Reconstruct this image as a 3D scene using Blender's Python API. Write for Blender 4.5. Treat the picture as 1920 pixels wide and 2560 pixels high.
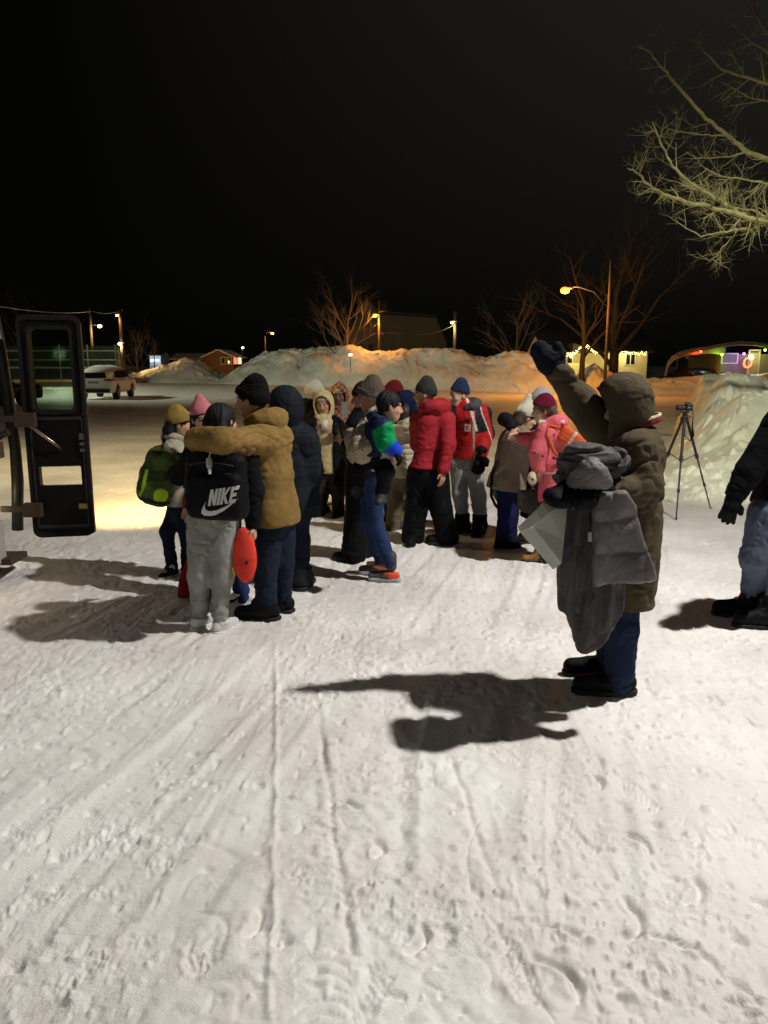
import bpy, math, random
import numpy as np
from mathutils import Vector
from math import radians, sin, cos, pi

scene = bpy.context.scene
for o in list(bpy.data.objects): bpy.data.objects.remove(o, do_unlink=True)
COL = scene.collection

# ---------------------------------------------------------------- camera
FPX = 1934.0; PITCH = radians(10.9); CAMH = 1.80
cd = bpy.data.cameras.new('camera'); cam = bpy.data.objects.new('camera', cd); COL.objects.link(cam)
cd.sensor_fit = 'VERTICAL'; cd.sensor_height = 24; cd.lens = 24*FPX/2560
cd.clip_start = .05; cd.clip_end = 2000
cam.location = (0, 0, CAMH); cam.rotation_euler = (pi/2-PITCH, 0, 0)
scene.camera = cam

# ---------------------------------------------------------------- world (night sky, faint skyglow to the right)
world = bpy.data.worlds.new("World"); scene.world = world; world.use_nodes = True
wt = world.node_tree; wn = wt.nodes; wl = wt.links
bg = wn['Background']
tc = wn.new('ShaderNodeTexCoord'); sx = wn.new('ShaderNodeSeparateXYZ'); wl.new(tc.outputs['Generated'], sx.inputs[0])
mr = wn.new('ShaderNodeMapRange'); mr.inputs['From Min'].default_value = -.35; mr.inputs['From Max'].default_value = .6
wl.new(sx.outputs['X'], mr.inputs['Value'])
m2 = wn.new('ShaderNodeMapRange'); m2.inputs['From Min'].default_value = 0.0; m2.inputs['From Max'].default_value = .5
wl.new(sx.outputs['Z'], m2.inputs['Value'])
mm = wn.new('ShaderNodeMath'); mm.operation = 'MULTIPLY'; wl.new(mr.outputs[0], mm.inputs[0]); wl.new(m2.outputs[0], mm.inputs[1])
cr = wn.new('ShaderNodeValToRGB'); wl.new(mm.outputs[0], cr.inputs[0])
cr.color_ramp.elements[0].color = (.0012, .0012, .0010, 1); cr.color_ramp.elements[1].color = (.022, .020, .0165, 1)
wl.new(cr.outputs[0], bg.inputs['Color']); bg.inputs['Strength'].default_value = 1.0

scene.view_settings.view_transform = 'Standard'; scene.view_settings.look = 'None'
scene.view_settings.exposure = 0; scene.view_settings.gamma = 1
try:
    scene.cycles.max_bounces = 6; scene.cycles.use_adaptive_sampling = True; scene.cycles.use_denoising = True
    scene.cycles.sample_clamp_indirect = 4
except Exception: pass

# ---------------------------------------------------------------- lamps (most belong to a lamp or vehicle built below; some are added fill)
def lamp(name, kind, loc, power, color, size=.1, target=None, angle=150, blend=.3):
    ld = bpy.data.lights.new(name, kind); lo = bpy.data.objects.new(name, ld); COL.objects.link(lo)
    ld.energy = power; ld.color = color; lo.location = loc
    if kind in ('POINT', 'SPOT'): ld.shadow_soft_size = size
    if kind == 'SPOT': ld.spot_size = radians(angle); ld.spot_blend = blend
    if target is not None: lo.rotation_euler = (Vector(target)-Vector(loc)).to_track_quat('-Z', 'Y').to_euler()
    return lo
KEY = (4.35, 4.45, 7.0)
lamp('floodlight_beam', 'SPOT', KEY, 3000, (1, .95, .89), .12, (-1.9, 3.3, 0), 166, 1.0)
lamp('yard_lamp_beam', 'SPOT', (5.5, 5.4, 7.0), 3000, (.97, 1.0, .66), .15, (7.4, 15.0, .8), 76, 1.0)
lamp('lot_fill_beam', 'SPOT', (-9.0, 11.0, 7.2), 2300, (1, .78, .38), .45, (-2.0, 16, 0), 105, 1.0)  # added warm fill that brightens the lot and tints the shadows
lamp('far_lot_lamp_beam', 'SPOT', (-27., 38.0, 9.0), 11000, (.93, 1.0, .72), .4, (-1, 56, 1), 110, .9)
lamp('camera_fill_beam', 'SPOT', (1.6, -5.5, 4.6), 70, (1, .90, .80), .35, (.5, 3, 0), 150, .5)  # added weak fill from behind the camera, without any fixture

# ---------------------------------------------------------------- pixel helpers (photo pixels, 1920 x 2560)
CP, SP = cos(PITCH), sin(PITCH)
def ray(u, v):
    a, b = (u-960.), (v-1280.)
    return np.array([a, FPX*CP - b*SP, -FPX*SP - b*CP])
def G(u, v, z=0.0):
    d = ray(u, v); t = (z-CAMH)/d[2]
    return np.array([d[0]*t, d[1]*t, z])
def Q(u, v, Y):
    d = ray(u, v); t = Y/d[1]
    return np.array([d[0]*t, Y, CAMH+d[2]*t])

# ---------------------------------------------------------------- noise
def _h(ix, iy, iz, s):
    n = (ix*374761393 + iy*668265263 + iz*1274126177 + s*974711) & 0x7fffffff
    n = ((n ^ (n >> 13))*1274126177) & 0x7fffffff
    n = n ^ (n >> 16)
    return (n & 0xffff)/65535.0
def n3(P, s=0):
    I = np.floor(P).astype(np.int64); f = P-I; u = f*f*(3-2*f)
    r = 0
    for dx in (0, 1):
        wx = u[..., 0] if dx else 1-u[..., 0]
        for dy in (0, 1):
            wy = u[..., 1] if dy else 1-u[..., 1]
            for dz in (0, 1):
                wz = u[..., 2] if dz else 1-u[..., 2]
                r = r + wx*wy*wz*_h(I[..., 0]+dx, I[..., 1]+dy, I[..., 2]+dz, s)
    return r*2-1
def n2(x, y, s=0):
    ix = np.floor(x).astype(np.int64); iy = np.floor(y).astype(np.int64)
    fx = x-ix; fy = y-iy; ux = fx*fx*(3-2*fx); uy = fy*fy*(3-2*fy)
    a = _h(ix, iy, 0, s); b = _h(ix+1, iy, 0, s); c = _h(ix, iy+1, 0, s); d = _h(ix+1, iy+1, 0, s)
    return ((a*(1-ux)+b*ux)*(1-uy)+(c*(1-ux)+d*ux)*uy)*2-1
def fbm2(x, y, s=0, o=4):
    r = 0; a = 1
    for i in range(o):
        r = r + a*n2(x, y, s+i*7); x = x*2.03+5.1; y = y*2.03+1.7; a *= .5
    return r

# ---------------------------------------------------------------- materials
MATS = {}
def mat(name, color=(.5, .5, .5), rough=.85, bump=None, emit=0, metal=0, attr=False, spec=.3, trans=0, knit=0, var=0, sheen=0):
    if name in MATS: return MATS[name]
    m = bpy.data.materials.new(name); m.use_nodes = True; nt = m.node_tree; N = nt.nodes; L = nt.links
    b = N['Principled BSDF']
    b.inputs['Base Color'].default_value = (*color, 1); b.inputs['Roughness'].default_value = rough
    b.inputs['Metallic'].default_value = metal; b.inputs['Specular IOR Level'].default_value = spec
    if trans: b.inputs['Transmission Weight'].default_value = trans; b.inputs['IOR'].default_value = 1.02 if trans > .9 else 1.4
    if sheen: b.inputs['Sheen Weight'].default_value = sheen
    if emit: b.inputs['Emission Color'].default_value = (*color, 1); b.inputs['Emission Strength'].default_value = emit
    src = None
    if attr:
        a = N.new('ShaderNodeAttribute'); a.attribute_name = 'Col'; src = a.outputs['Color']
    T = N.new('ShaderNodeTexCoord')
    if var:
        nz = N.new('ShaderNodeTexNoise'); nz.inputs['Scale'].default_value = 9; nz.inputs['Detail'].default_value = 6
        L.new(T.outputs['Object'], nz.inputs['Vector'])
        mrr = N.new('ShaderNodeMapRange'); mrr.inputs['From Min'].default_value = .3; mrr.inputs['From Max'].default_value = .7
        mrr.inputs['To Min'].default_value = 1-var; mrr.inputs['To Max'].default_value = 1+var
        L.new(nz.outputs['Fac'], mrr.inputs['Value'])
        mx = N.new('ShaderNodeMix'); mx.data_type = 'RGBA'; mx.blend_type = 'MULTIPLY'; mx.inputs['Factor'].default_value = 1
        if src: L.new(src, mx.inputs['A'])
        else: mx.inputs['A'].default_value = (*color, 1)
        L.new(mrr.outputs[0], mx.inputs['B']); src = mx.outputs['Result']
    if src: L.new(src, b.inputs['Base Color'])
    if bump:
        nz = N.new('ShaderNodeTexNoise'); nz.inputs['Scale'].default_value = bump[0]; nz.inputs['Detail'].default_value = 5
        L.new(T.outputs['Object'], nz.inputs['Vector'])
        bp = N.new('ShaderNodeBump'); bp.inputs['Strength'].default_value = bump[1]; bp.inputs['Distance'].default_value = bump[2]
        L.new(nz.outputs['Fac'], bp.inputs['Height']); L.new(bp.outputs[0], b.inputs['Normal'])
    if knit:
        w = N.new('ShaderNodeTexWave'); w.wave_type = 'RINGS'; w.rings_direction = 'Z'; w.inputs['Scale'].default_value = knit
        sp = N.new('ShaderNodeSeparateXYZ'); L.new(T.outputs['Object'], sp.inputs[0])
        w.wave_type = 'BANDS'; w.bands_direction = 'X'; w.inputs['Distortion'].default_value = 1.5
        L.new(T.outputs['Object'], w.inputs['Vector'])
        bp = N.new('ShaderNodeBump'); bp.inputs['Strength'].default_value = .6; bp.inputs['Distance'].default_value = .006
        L.new(w.outputs['Fac'], bp.inputs['Height']); L.new(bp.outputs[0], b.inputs['Normal'])
    MATS[name] = m
    return m
def fab(name, color, **k):
    k.setdefault('rough', .9); k.setdefault('bump', (45, .35, .01)); k.setdefault('var', .18); k.setdefault('spec', .12)
    return mat(name, color, **k)

# ---------------------------------------------------------------- object helpers
def tag(o, label=None, cat=None, group=None, kind=None):
    if label: o['label'] = label
    if cat: o['category'] = cat
    if group: o['group'] = group
    if kind: o['kind'] = kind
    return o
def empty(name, loc, label=None, cat=None, group=None, rz=0):
    o = bpy.data.objects.new(name, None); COL.objects.link(o); o.location = loc; o.rotation_euler = (0, 0, rz)
    o.empty_display_size = .2
    return tag(o, label, cat, group)
def mk(name, V, F, mt, parent=None, base=None, smooth=True, col=None):
    """V world coords (N,3), F (M,k) int array or list; base = world origin of the object"""
    me = bpy.data.meshes.new(name)
    V = np.asarray(V, dtype=np.float64)
    b = np.zeros(3) if base is None else np.asarray(base, dtype=np.float64)
    Vl = (V-b).astype(np.float32)
    if isinstance(F, np.ndarray) and F.ndim == 2:
        n, k = F.shape
        me.vertices.add(len(Vl)); me.vertices.foreach_set('co', Vl.ravel())
        me.loops.add(n*k); me.loops.foreach_set('vertex_index', F.astype(np.int32).ravel())
        me.polygons.add(n); me.polygons.foreach_set('loop_start', np.arange(0, n*k, k, dtype=np.int32))
        me.polygons.foreach_set('loop_total', np.full(n, k, dtype=np.int32))
        me.update(calc_edges=True)
    else:
        me.from_pydata([tuple(map(float, p)) for p in Vl], [], [tuple(map(int, f)) for f in F])
    if smooth: me.polygons.foreach_set('use_smooth', np.ones(len(me.polygons), dtype=bool))
    if col is not None:
        a = me.color_attributes.new('Col', 'FLOAT_COLOR', 'POINT')
        c = np.ones((len(Vl), 4), dtype=np.float32); c[:, :3] = col; a.data.foreach_set('color', c.ravel())
    if mt is not None: me.materials.append(mt)
    o = bpy.data.objects.new(name, me); COL.objects.link(o)
    if parent is not None: o.parent = parent
    elif base is not None: o.location = tuple(b)
    return o

class MB:
    """plain mesh collector"""
    def __init__(s): s.v = []; s.f = []
    def add(s, V, F):
        n = len(s.v); s.v += [tuple(p) for p in V]; s.f += [tuple(i+n for i in f) for f in F]; return s
    def box(s, c, d, rz=0, rx=0, ry=0):
        c = Vector(c); V = []
        from mathutils import Euler
        R = Euler((rx, ry, rz)).to_matrix()
        for x in (-.5, .5):
            for y in (-.5, .5):
                for z in (-.5, .5): V.append(c+R@Vector((x*d[0], y*d[1], z*d[2])))
        return s.add(V, [(0, 1, 3, 2), (4, 6, 7, 5), (0, 4, 5, 1), (2, 3, 7, 6), (0, 2, 6, 4), (1, 5, 7, 3)])
    def tube(s, pts, rs, n=8, cap=True):
        pts = [Vector(p) for p in pts]
        if not hasattr(rs, '__len__'): rs = [rs]*len(pts)
        V = []; F = []; side = None
        for i, p in enumerate(pts):
            d = (pts[min(i+1, len(pts)-1)]-pts[max(i-1, 0)])
            if d.length < 1e-9: d = Vector((0, 0, 1))
            d.normalize()
            if side is None:
                side = d.cross(Vector((0, 0, 1)))
                if side.length < .1: side = d.cross(Vector((1, 0, 0)))
            side = (side-d*side.dot(d))
            if side.length < 1e-6: side = d.orthogonal()
            side.normalize(); up = side.cross(d)
            for k in range(n):
                a = 2*pi*k/n; V.append(p+(side*cos(a)+up*sin(a))*rs[i])
        for i in range(len(pts)-1):
            for k in range(n):
                F.append((i*n+k, i*n+(k+1) % n, (i+1)*n+(k+1) % n, (i+1)*n+k))
        if cap: F.append(tuple(range(n-1, -1, -1))); F.append(tuple((len(pts)-1)*n+k for k in range(n)))
        return s.add(V, F)
    def cyl(s, a, b, r, n=12): return s.tube([a, b], [r, r], n)
    def ball(s, c, r, n=10, sc=(1, 1, 1)):
        V = []; F = []; m = n//2+1
        for i in range(m+1):
            t = pi*i/m
            for k in range(n):
                a = 2*pi*k/n; V.append((c[0]+r*sc[0]*sin(t)*cos(a), c[1]+r*sc[1]*sin(t)*sin(a), c[2]+r*sc[2]*cos(t)))
        for i in range(m):
            for k in range(n): F.append((i*n+k, (i+1)*n+k, (i+1)*n+(k+1) % n, i*n+(k+1) % n))
        return s.add(V, F)
    def build(s, name, mt, parent=None, base=None, smooth=False, pb=None):
        """parent given: pb = parent's world base"""
        return mk(name, np.array([tuple(p) for p in s.v]), s.f, mt, parent, base if parent is None else pb, smooth)

# ---------------------------------------------------------------- signed distance bodies -> surface nets
def nrm(v): v = np.asarray(v, float); return v/(np.linalg.norm(v)+1e-12)
def A(*a): return np.array(a, float)
class S:
    def __init__(s, vox=.01): s.p = []; s.v = vox
    def cap(s, a, b, ra, rb=None, k=.02, sq=None, op='u'):
        rb = ra if rb is None else rb
        a = np.asarray(a, float); b = np.asarray(b, float); r = max(ra, rb)
        s.p.append((op, 'cap', (a, b, ra, rb, sq), np.minimum(a, b)-r, np.maximum(a, b)+r, k)); return s
    def ch(s, pts, rs, k=.02, sq=None, op='u'):
        for i in range(len(pts)-1): s.cap(pts[i], pts[i+1], rs[i], rs[i+1], k, sq, op)
        return s
    def ell(s, c, r, fr=None, k=.02, op='u'):
        c = np.asarray(c, float); R = np.eye(3) if fr is None else np.array(fr); m = max(r)
        s.p.append((op, 'ell', (c, np.array(r, float), R), c-m, c+m, k)); return s
    def box(s, c, h, fr=None, rd=.01, k=.01, op='u'):
        c = np.asarray(c, float); R = np.eye(3) if fr is None else np.array(fr); m = np.linalg.norm(h)+rd
        s.p.append((op, 'box', (c, np.array(h, float), R, rd), c-m, c+m, k)); return s
    def cut(s, n, c): s.p.append(('u', 'cut', (nrm(n), float(c)), None, None, 0)); return s   # keep dot(p,n) < c
    def prism(s, poly, Y, th, rd=.012, k=.01, bulge=0):
        """poly: list of (x,z) in a plane y=Y(x,z); th half thickness"""
        P = np.array(poly, float); lo = A(P[:, 0].min(), 0, P[:, 1].min()); hi = A(P[:, 0].max(), 0, P[:, 1].max())
        y0 = Y(P[:, 0], P[:, 1]) if callable(Y) else np.full(len(P), Y)
        lo[1] = y0.min()-th-.08; hi[1] = y0.max()+th+.08
        s.p.append(('u', 'prism', (P, Y, th, rd, bulge), lo, hi, k)); return s
    def run(s):
        v = s.v; U = [p for p in s.p if p[1] != 'cut' and p[0] == 'u']
        lo = np.min([p[3] for p in U], 0)-4*v; hi = np.max([p[4] for p in U], 0)+4*v
        n = np.ceil((hi-lo)/v).astype(int)+1
        f = np.full(n, .5, np.float32)
        ax = [lo[i]+v*np.arange(n[i]) for i in range(3)]
        for op, kind, a, l, h, k in s.p:
            if kind == 'cut':
                nn, c = a
                d = (ax[0][:, None, None]*nn[0]+ax[1][None, :, None]*nn[1]+ax[2][None, None, :]*nn[2]-c).astype(np.float32)
                np.maximum(f, d, out=f); continue
            m = k+3*v
            i0 = np.clip(np.floor((l-m-lo)/v).astype(int), 0, n); i1 = np.clip(np.ceil((h+m-lo)/v).astype(int)+1, 0, n)
            if (i1 <= i0).any(): continue
            X, Yy, Z = np.meshgrid(*[ax[i][i0[i]:i1[i]] for i in range(3)], indexing='ij')
            p = np.stack([X, Yy, Z], -1)
            if kind == 'cap':
                A0, B0, ra, rb, sq = a
                ab = B0-A0; L2 = max(ab@ab, 1e-9); q = p-A0
                t = np.clip((q@ab)/L2, 0, 1); q = q-t[..., None]*ab; r = ra+(rb-ra)*t
                if sq is None: d = np.sqrt((q*q).sum(-1))-r
                else:
                    nn, fa = sq; c = q@nn; l0 = np.sqrt((q*q).sum(-1))+1e-6
                    l1 = np.sqrt(np.maximum(l0*l0-c*c+(c/fa)**2, 1e-12)); d = l0/l1*(l1-r)
            elif kind == 'ell':
                c, r, R = a; q = (p-c)@R.T; k0 = np.sqrt(((q/r)**2).sum(-1))+1e-6; k1 = np.sqrt(((q/r**2)**2).sum(-1))+1e-6
                d = k0*(k0-1)/k1
            elif kind == 'box':
                c, hh, R, rd = a; q = np.abs((p-c)@R.T)-(hh-rd)
                d = np.sqrt((np.maximum(q, 0)**2).sum(-1))+np.minimum(q.max(-1), 0)-rd
            elif kind == 'prism':
                P, Yf, th, rd, bulge = a
                x2 = X[:, 0, :]; z2 = Z[:, 0, :]
                e = np.full(x2.shape, 1e9); sg = np.ones(x2.shape)
                for i in range(len(P)):
                    A1 = P[i]; B1 = P[i-1]; ex, ez = B1-A1; wx = x2-A1[0]; wz = z2-A1[1]
                    tt = np.clip((wx*ex+wz*ez)/(ex*ex+ez*ez+1e-12), 0, 1)
                    e = np.minimum(e, (wx-ex*tt)**2+(wz-ez*tt)**2)
                    c1 = z2 >= A1[1]; c2 = z2 < B1[1]; c3 = ex*wz > ez*wx
                    fl = (c1 & c2 & c3) | (~c1 & ~c2 & ~c3); sg = np.where(fl, -sg, sg)
                d2 = sg*np.sqrt(e)
                yy = Yf(x2, z2) if callable(Yf) else np.full(x2.shape, Yf)
                tb = th+bulge*np.clip(-d2/.08, 0, 1)
                dy = np.abs(p[..., 1]-yy[:, None, :])-(tb[:, None, :]-rd)
                dx = (d2+rd)[:, None, :]+0*dy
                d = np.sqrt(np.maximum(dx, 0)**2+np.maximum(dy, 0)**2)+np.minimum(np.maximum(dx, dy), 0)-rd
            b = f[i0[0]:i1[0], i0[1]:i1[1], i0[2]:i1[2]]
            if op == 'u':
                if k > 0:
                    w = np.clip(.5+.5*(b-d)/k, 0, 1); b[...] = b*(1-w)+d*w-k*w*(1-w)
                else: b[...] = np.minimum(b, d)
            elif op == 's':
                kk = max(k, 1e-4); w = np.clip(.5-.5*(b+d)/kk, 0, 1); b[...] = b*(1-w)-d*w+kk*w*(1-w)
        f[0] = f[-1] = .5; f[:, 0] = f[:, -1] = .5; f[:, :, 0] = f[:, :, -1] = .5
        ins = f < 0
        c = ins[:-1, :-1, :-1].astype(np.uint8).copy(); K = 0
        cnt = np.zeros(c.shape, np.uint8)
        for dx in (0, 1):
            for dy in (0, 1):
                for dz in (0, 1): cnt += ins[dx:dx+c.shape[0], dy:dy+c.shape[1], dz:dz+c.shape[2]]
        I, J, Kk = np.nonzero((cnt > 0) & (cnt < 8))
        idx = np.full(c.shape, -1, np.int64); idx[I, J, Kk] = np.arange(len(I))
        acc = np.zeros((len(I), 3)); num = np.zeros(len(I))
        for axn in range(3):
            o1, o2 = [q for q in range(3) if q != axn]
            for a1 in (0, 1):
                for a2 in (0, 1):
                    s0 = [0, 0, 0]; s0[o1] = a1; s0[o2] = a2; s1 = list(s0); s1[axn] = 1
                    f0 = f[I+s0[0], J+s0[1], Kk+s0[2]]; f1 = f[I+s1[0], J+s1[1], Kk+s1[2]]
                    mk_ = (f0 < 0) != (f1 < 0); t = np.where(mk_, f0/(f0-f1+1e-12), 0)
                    pt = np.zeros((len(I), 3)); pt[:, o1] = a1; pt[:, o2] = a2; pt[:, axn] = t
                    acc += pt*mk_[:, None]; num += mk_
        V = lo+v*(np.stack([I, J, Kk], 1)+acc/np.maximum(num, 1)[:, None])
        Fs = []
        for axn in range(3):
            o1, o2 = [(1, 2), (2, 0), (0, 1)][axn]
            sl0 = [slice(None)]*3; sl1 = [slice(None)]*3; sl0[axn] = slice(0, -1); sl1[axn] = slice(1, None)
            i0_ = ins[tuple(sl0)]; i1_ = ins[tuple(sl1)]
            E = np.nonzero(i0_ != i1_); flip = i0_[E]
            E = np.stack(E, 1)
            ok = (E[:, o1] > 0) & (E[:, o2] > 0) & (E[:, o1] < n[o1]-1) & (E[:, o2] < n[o2]-1); E = E[ok]; flip = flip[ok]
            q = []
            for d1, d2 in ((0, 0), (1, 0), (1, 1), (0, 1)):
                e = E.copy(); e[:, o1] -= d1; e[:, o2] -= d2; q.append(idx[e[:, 0], e[:, 1], e[:, 2]])
            q = np.stack(q, 1); q[~flip] = q[~flip][:, ::-1]; Fs.append(q)
        Fq = np.concatenate(Fs); Fq = Fq[(Fq >= 0).all(1)]
        # field gradient normals
        g = []
        for axn in range(3):
            e0 = [I, J, Kk]; e1 = [I.copy(), J.copy(), Kk.copy()]; e1[axn] = e1[axn]+1
            g.append(f[tuple(e1)]-f[I, J, Kk])
        # light smoothing (one umbrella pass)
        N = np.stack(g, 1); N /= (np.linalg.norm(N, axis=1)[:, None]+1e-9)
        s.V, s.F, s.N = V, Fq, N
        return s
    def smooth(s, it=1, lam=.5):
        F = s.F; e = np.concatenate([F[:, [0, 1]], F[:, [1, 2]], F[:, [2, 3]], F[:, [3, 0]]])
        for _ in range(it):
            a = np.zeros_like(s.V); c = np.zeros(len(s.V))
            for k in range(3): a[:, k] = np.bincount(e[:, 0], s.V[e[:, 1], k], len(s.V))
            c = np.bincount(e[:, 0], minlength=len(s.V)); c[c == 0] = 1
            s.V = s.V+lam*(a/c[:, None]-s.V)
        return s
    def fold(s, amp=.008, sc=.09, seed=1, st=(.75, .75, 1.15)):
        P = s.V/sc*np.array(st); w = np.stack([n3(P*.6+9, seed), n3(P*.6+3, seed+1), n3(P*.6+6, seed+2)], 1)
        a = n3(P+w*.9, seed+3); b = n3(P*1.9+w*1.5, seed+5)
        m = np.clip(n3(P*.4+4, seed+8)*1.3+.45, 0, 1)
        d = n3(P*.55, seed+11)*.9+a*.45*m-np.exp(-(a/.13)**2)*m*.75+np.exp(-((a-.22)/.12)**2)*m*.35-np.exp(-(b/.12)**2)*m*.30
        d = d+.32*m*(2*np.abs(b)**.6-1)+.22*n3(P*3.4, seed+6)
        s.V = s.V+s.N*(d*amp*1.12)[:, None]
        return s
    def out(s, name, mt, parent=None, base=None, col=None):
        return mk(name, s.V, s.F, mt, parent, base, True, col(s.V) if col is not None else None)
# ================================================================ SETTING: snow ground
snow = bpy.data.materials.new('packed_snow'); snow.use_nodes = True
def snow_nodes(m, scale=1.0, dirt=.42, strength=.28):
    nt = m.node_tree; N = nt.nodes; L = nt.links; b = N['Principled BSDF']
    T = N.new('ShaderNodeTexCoord')
    def noise(sc, det, vec=None, dist=0):
        n = N.new('ShaderNodeTexNoise'); n.inputs['Scale'].default_value = sc; n.inputs['Detail'].default_value = det
        n.inputs['Distortion'].default_value = dist; L.new(vec or T.outputs['Object'], n.inputs['Vector']); return n
    c = noise(.9*scale, 8); c2 = noise(14*scale, 6)
    r = N.new('ShaderNodeValToRGB'); L.new(c.outputs['Fac'], r.inputs[0])
    r.color_ramp.elements[0].position = .32; r.color_ramp.elements[0].color = (.60, .58, .55, 1)
    r.color_ramp.elements[1].position = .62; r.color_ramp.elements[1].color = (.80, .79, .77, 1)
    r2 = N.new('ShaderNodeValToRGB'); L.new(c2.outputs['Fac'], r2.inputs[0])
    r2.color_ramp.elements[0].position = .27; r2.color_ramp.elements[0].color = (.55, .50, .44, 1)
    r2.color_ramp.elements[1].position = .42; r2.color_ramp.elements[1].color = (1, 1, 1, 1)
    mx = N.new('ShaderNodeMix'); mx.data_type = 'RGBA'; mx.blend_type = 'MULTIPLY'; mx.inputs['Factor'].default_value = dirt
    L.new(r.outputs[0], mx.inputs['A']); L.new(r2.outputs[0], mx.inputs['B']); L.new(mx.outputs['Result'], b.inputs['Base Color'])
    b.inputs['Roughness'].default_value = .55; b.inputs['Specular IOR Level'].default_value = .35
    h1 = noise(120*scale, 3); h2 = noise(35*scale, 5, dist=.6)
    ad = N.new('ShaderNodeMath'); ad.operation = 'MULTIPLY_ADD'; ad.inputs[1].default_value = 2.2
    L.new(h2.outputs['Fac'], ad.inputs[0]); L.new(h1.outputs['Fac'], ad.inputs[2])
    bp = N.new('ShaderNodeBump'); ms = noise(1.3*scale, 4); mr_ = N.new('ShaderNodeMapRange'); mr_.inputs['From Min'].default_value = .42; mr_.inputs['From Max'].default_value = .60; mr_.inputs['To Min'].default_value = strength*.35; mr_.inputs['To Max'].default_value = strength*1.5; L.new(ms.outputs['Fac'], mr_.inputs['Value']); L.new(mr_.outputs[0], bp.inputs['Strength']); bp.inputs['Distance'].default_value = .007/scale
    L.new(ad.outputs[0], bp.inputs['Height']); L.new(bp.outputs[0], b.inputs['Normal'])
snow_nodes(snow)
snow2 = bpy.data.materials.new('bank_snow'); snow2.use_nodes = True; snow_nodes(snow2, .35, .6, .8)

rnd = random.Random(7)
# rows (distance) and columns (fan)
ys = list(np.linspace(-14, .6, 12)); y = .9
while y < 13: ys.append(y); y += max(.0075, y*.0038)
while y < 420: ys.append(y); y += y*.02
ys = np.array(ys)
cs = np.linspace(-1, 1, 760); ext = np.array([1.02, 1.06, 1.15, 1.4, 2, 4, 9, 20])
cs = np.concatenate([-ext[::-1], cs, ext])
W = .60*np.maximum(ys, .8)+.55
XX = cs[None, :]*W[:, None]; YY = np.repeat(ys[:, None], len(cs), 1)
H = fbm2(XX/1.6, YY/1.6, 3, 3)*.012
# directional scrape streaks (plough marks), run away and slightly right / left
def streak(ang, acr, aln, s):
    dx, dy = sin(ang), cos(ang); a = XX*dx+YY*dy; c = XX*dy-YY*dx; w = n2(XX*.8, YY*.8, s+9)*.05
    return n2((c+w)/acr, a/aln, s)
mask = np.clip(fbm2(XX/.9, YY/.9, 41, 3)*1.2+.45, 0, 1)
H += mask*(streak(.26, .055, 1.6, 11)*.008+streak(.24, .13, 2.5, 12)*.013+streak(.05, .022, .7, 13)*.0022)
H += streak(.42, .35, 3., 14)*.008
H += (1-mask)*np.abs(fbm2(XX/.12, YY/.12, 51, 3))*.014
wp_ = np.abs(n2(XX/.8+n2(XX/.2, YY/.2, 91)*.35, YY/1.1+n2(XX/.25, YY/.25, 92)*.35, 93)); H -= np.exp(-(wp_/.022)**2)*np.clip(n2(XX/1.3, YY/1.3, 94)*2.2-.1, 0, 1)*.006
# crumbs and pits
cm = np.clip(fbm2(XX/.45, YY/.45, 61, 2)*1.5+.15, 0, 1)
c1 = n2(XX/.017, YY/.017, 62); c2_ = n2(XX/.030, YY/.030, 63); c3 = n2(XX/.055, YY/.055, 64)
H += cm*(np.maximum(c1-.45, 0)*.012+np.maximum(c2_-.45, 0)*.030) - np.maximum(c3-.72, 0)*.05 - np.clip(cm-.2, 0, 1)*np.maximum(-c2_-.5, 0)*.020
H += np.maximum(c3*-1-.8, 0)*.07
near = (XX > -9) & (XX < 9) & (YY < 13) & (YY > .5)
def local(x0, y0, r):
    jy = np.nonzero(np.abs(ys-y0) < r)[0]
    if len(jy) == 0: return None
    a, b = jy[0], jy[-1]+1
    return slice(a, b)
def foot(x, y, ang, L=.29, dep=.012, seed=0, heavy=1.):
    heavy *= .62; x += .0
    sl = local(x, y, L)
    if sl is None: return
    X = XX[sl]-x; Y = YY[sl]-y; dx, dy = sin(ang), cos(ang)
    a = X*dx+Y*dy+n2(X/.06, Y/.06, seed+31)*.010; c = X*dy-Y*dx+n2(X/.05, Y/.05, seed+33)*.010
    t = a/(L/2); wd = .036+.014*np.clip(t+.4, -1, 1)*np.where(t > -.2, 1, -.2); wd = np.maximum(wd, .03)
    d = np.sqrt((np.maximum(np.abs(a)-(L/2-.045), 0))**2+c**2)-wd
    inside = 1/(1+np.exp(d/.0035)); rim = np.exp(-((d-.012)/.010)**2)
    lug = np.clip((np.sin(a*2*pi/.031+np.sin(c*70+seed)*1.3+n2(X/.04, Y/.04, seed+3)*2.2)*np.cos(c*2*pi/.04+seed)+n2(X/.012, Y/.012, seed+5)*.5)*1.6+.3, 0, 1)
    rg = n2(X/.02+seed, Y/.02, seed)
    er = np.clip(n2(X/.09+seed, Y/.09, seed+35)*1.6+.75, .15, 1); H[sl] += heavy*er*(-inside*(dep)+inside*lug*dep*.8+rim*(.004+.004*rg)+inside*rg*.003)
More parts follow.
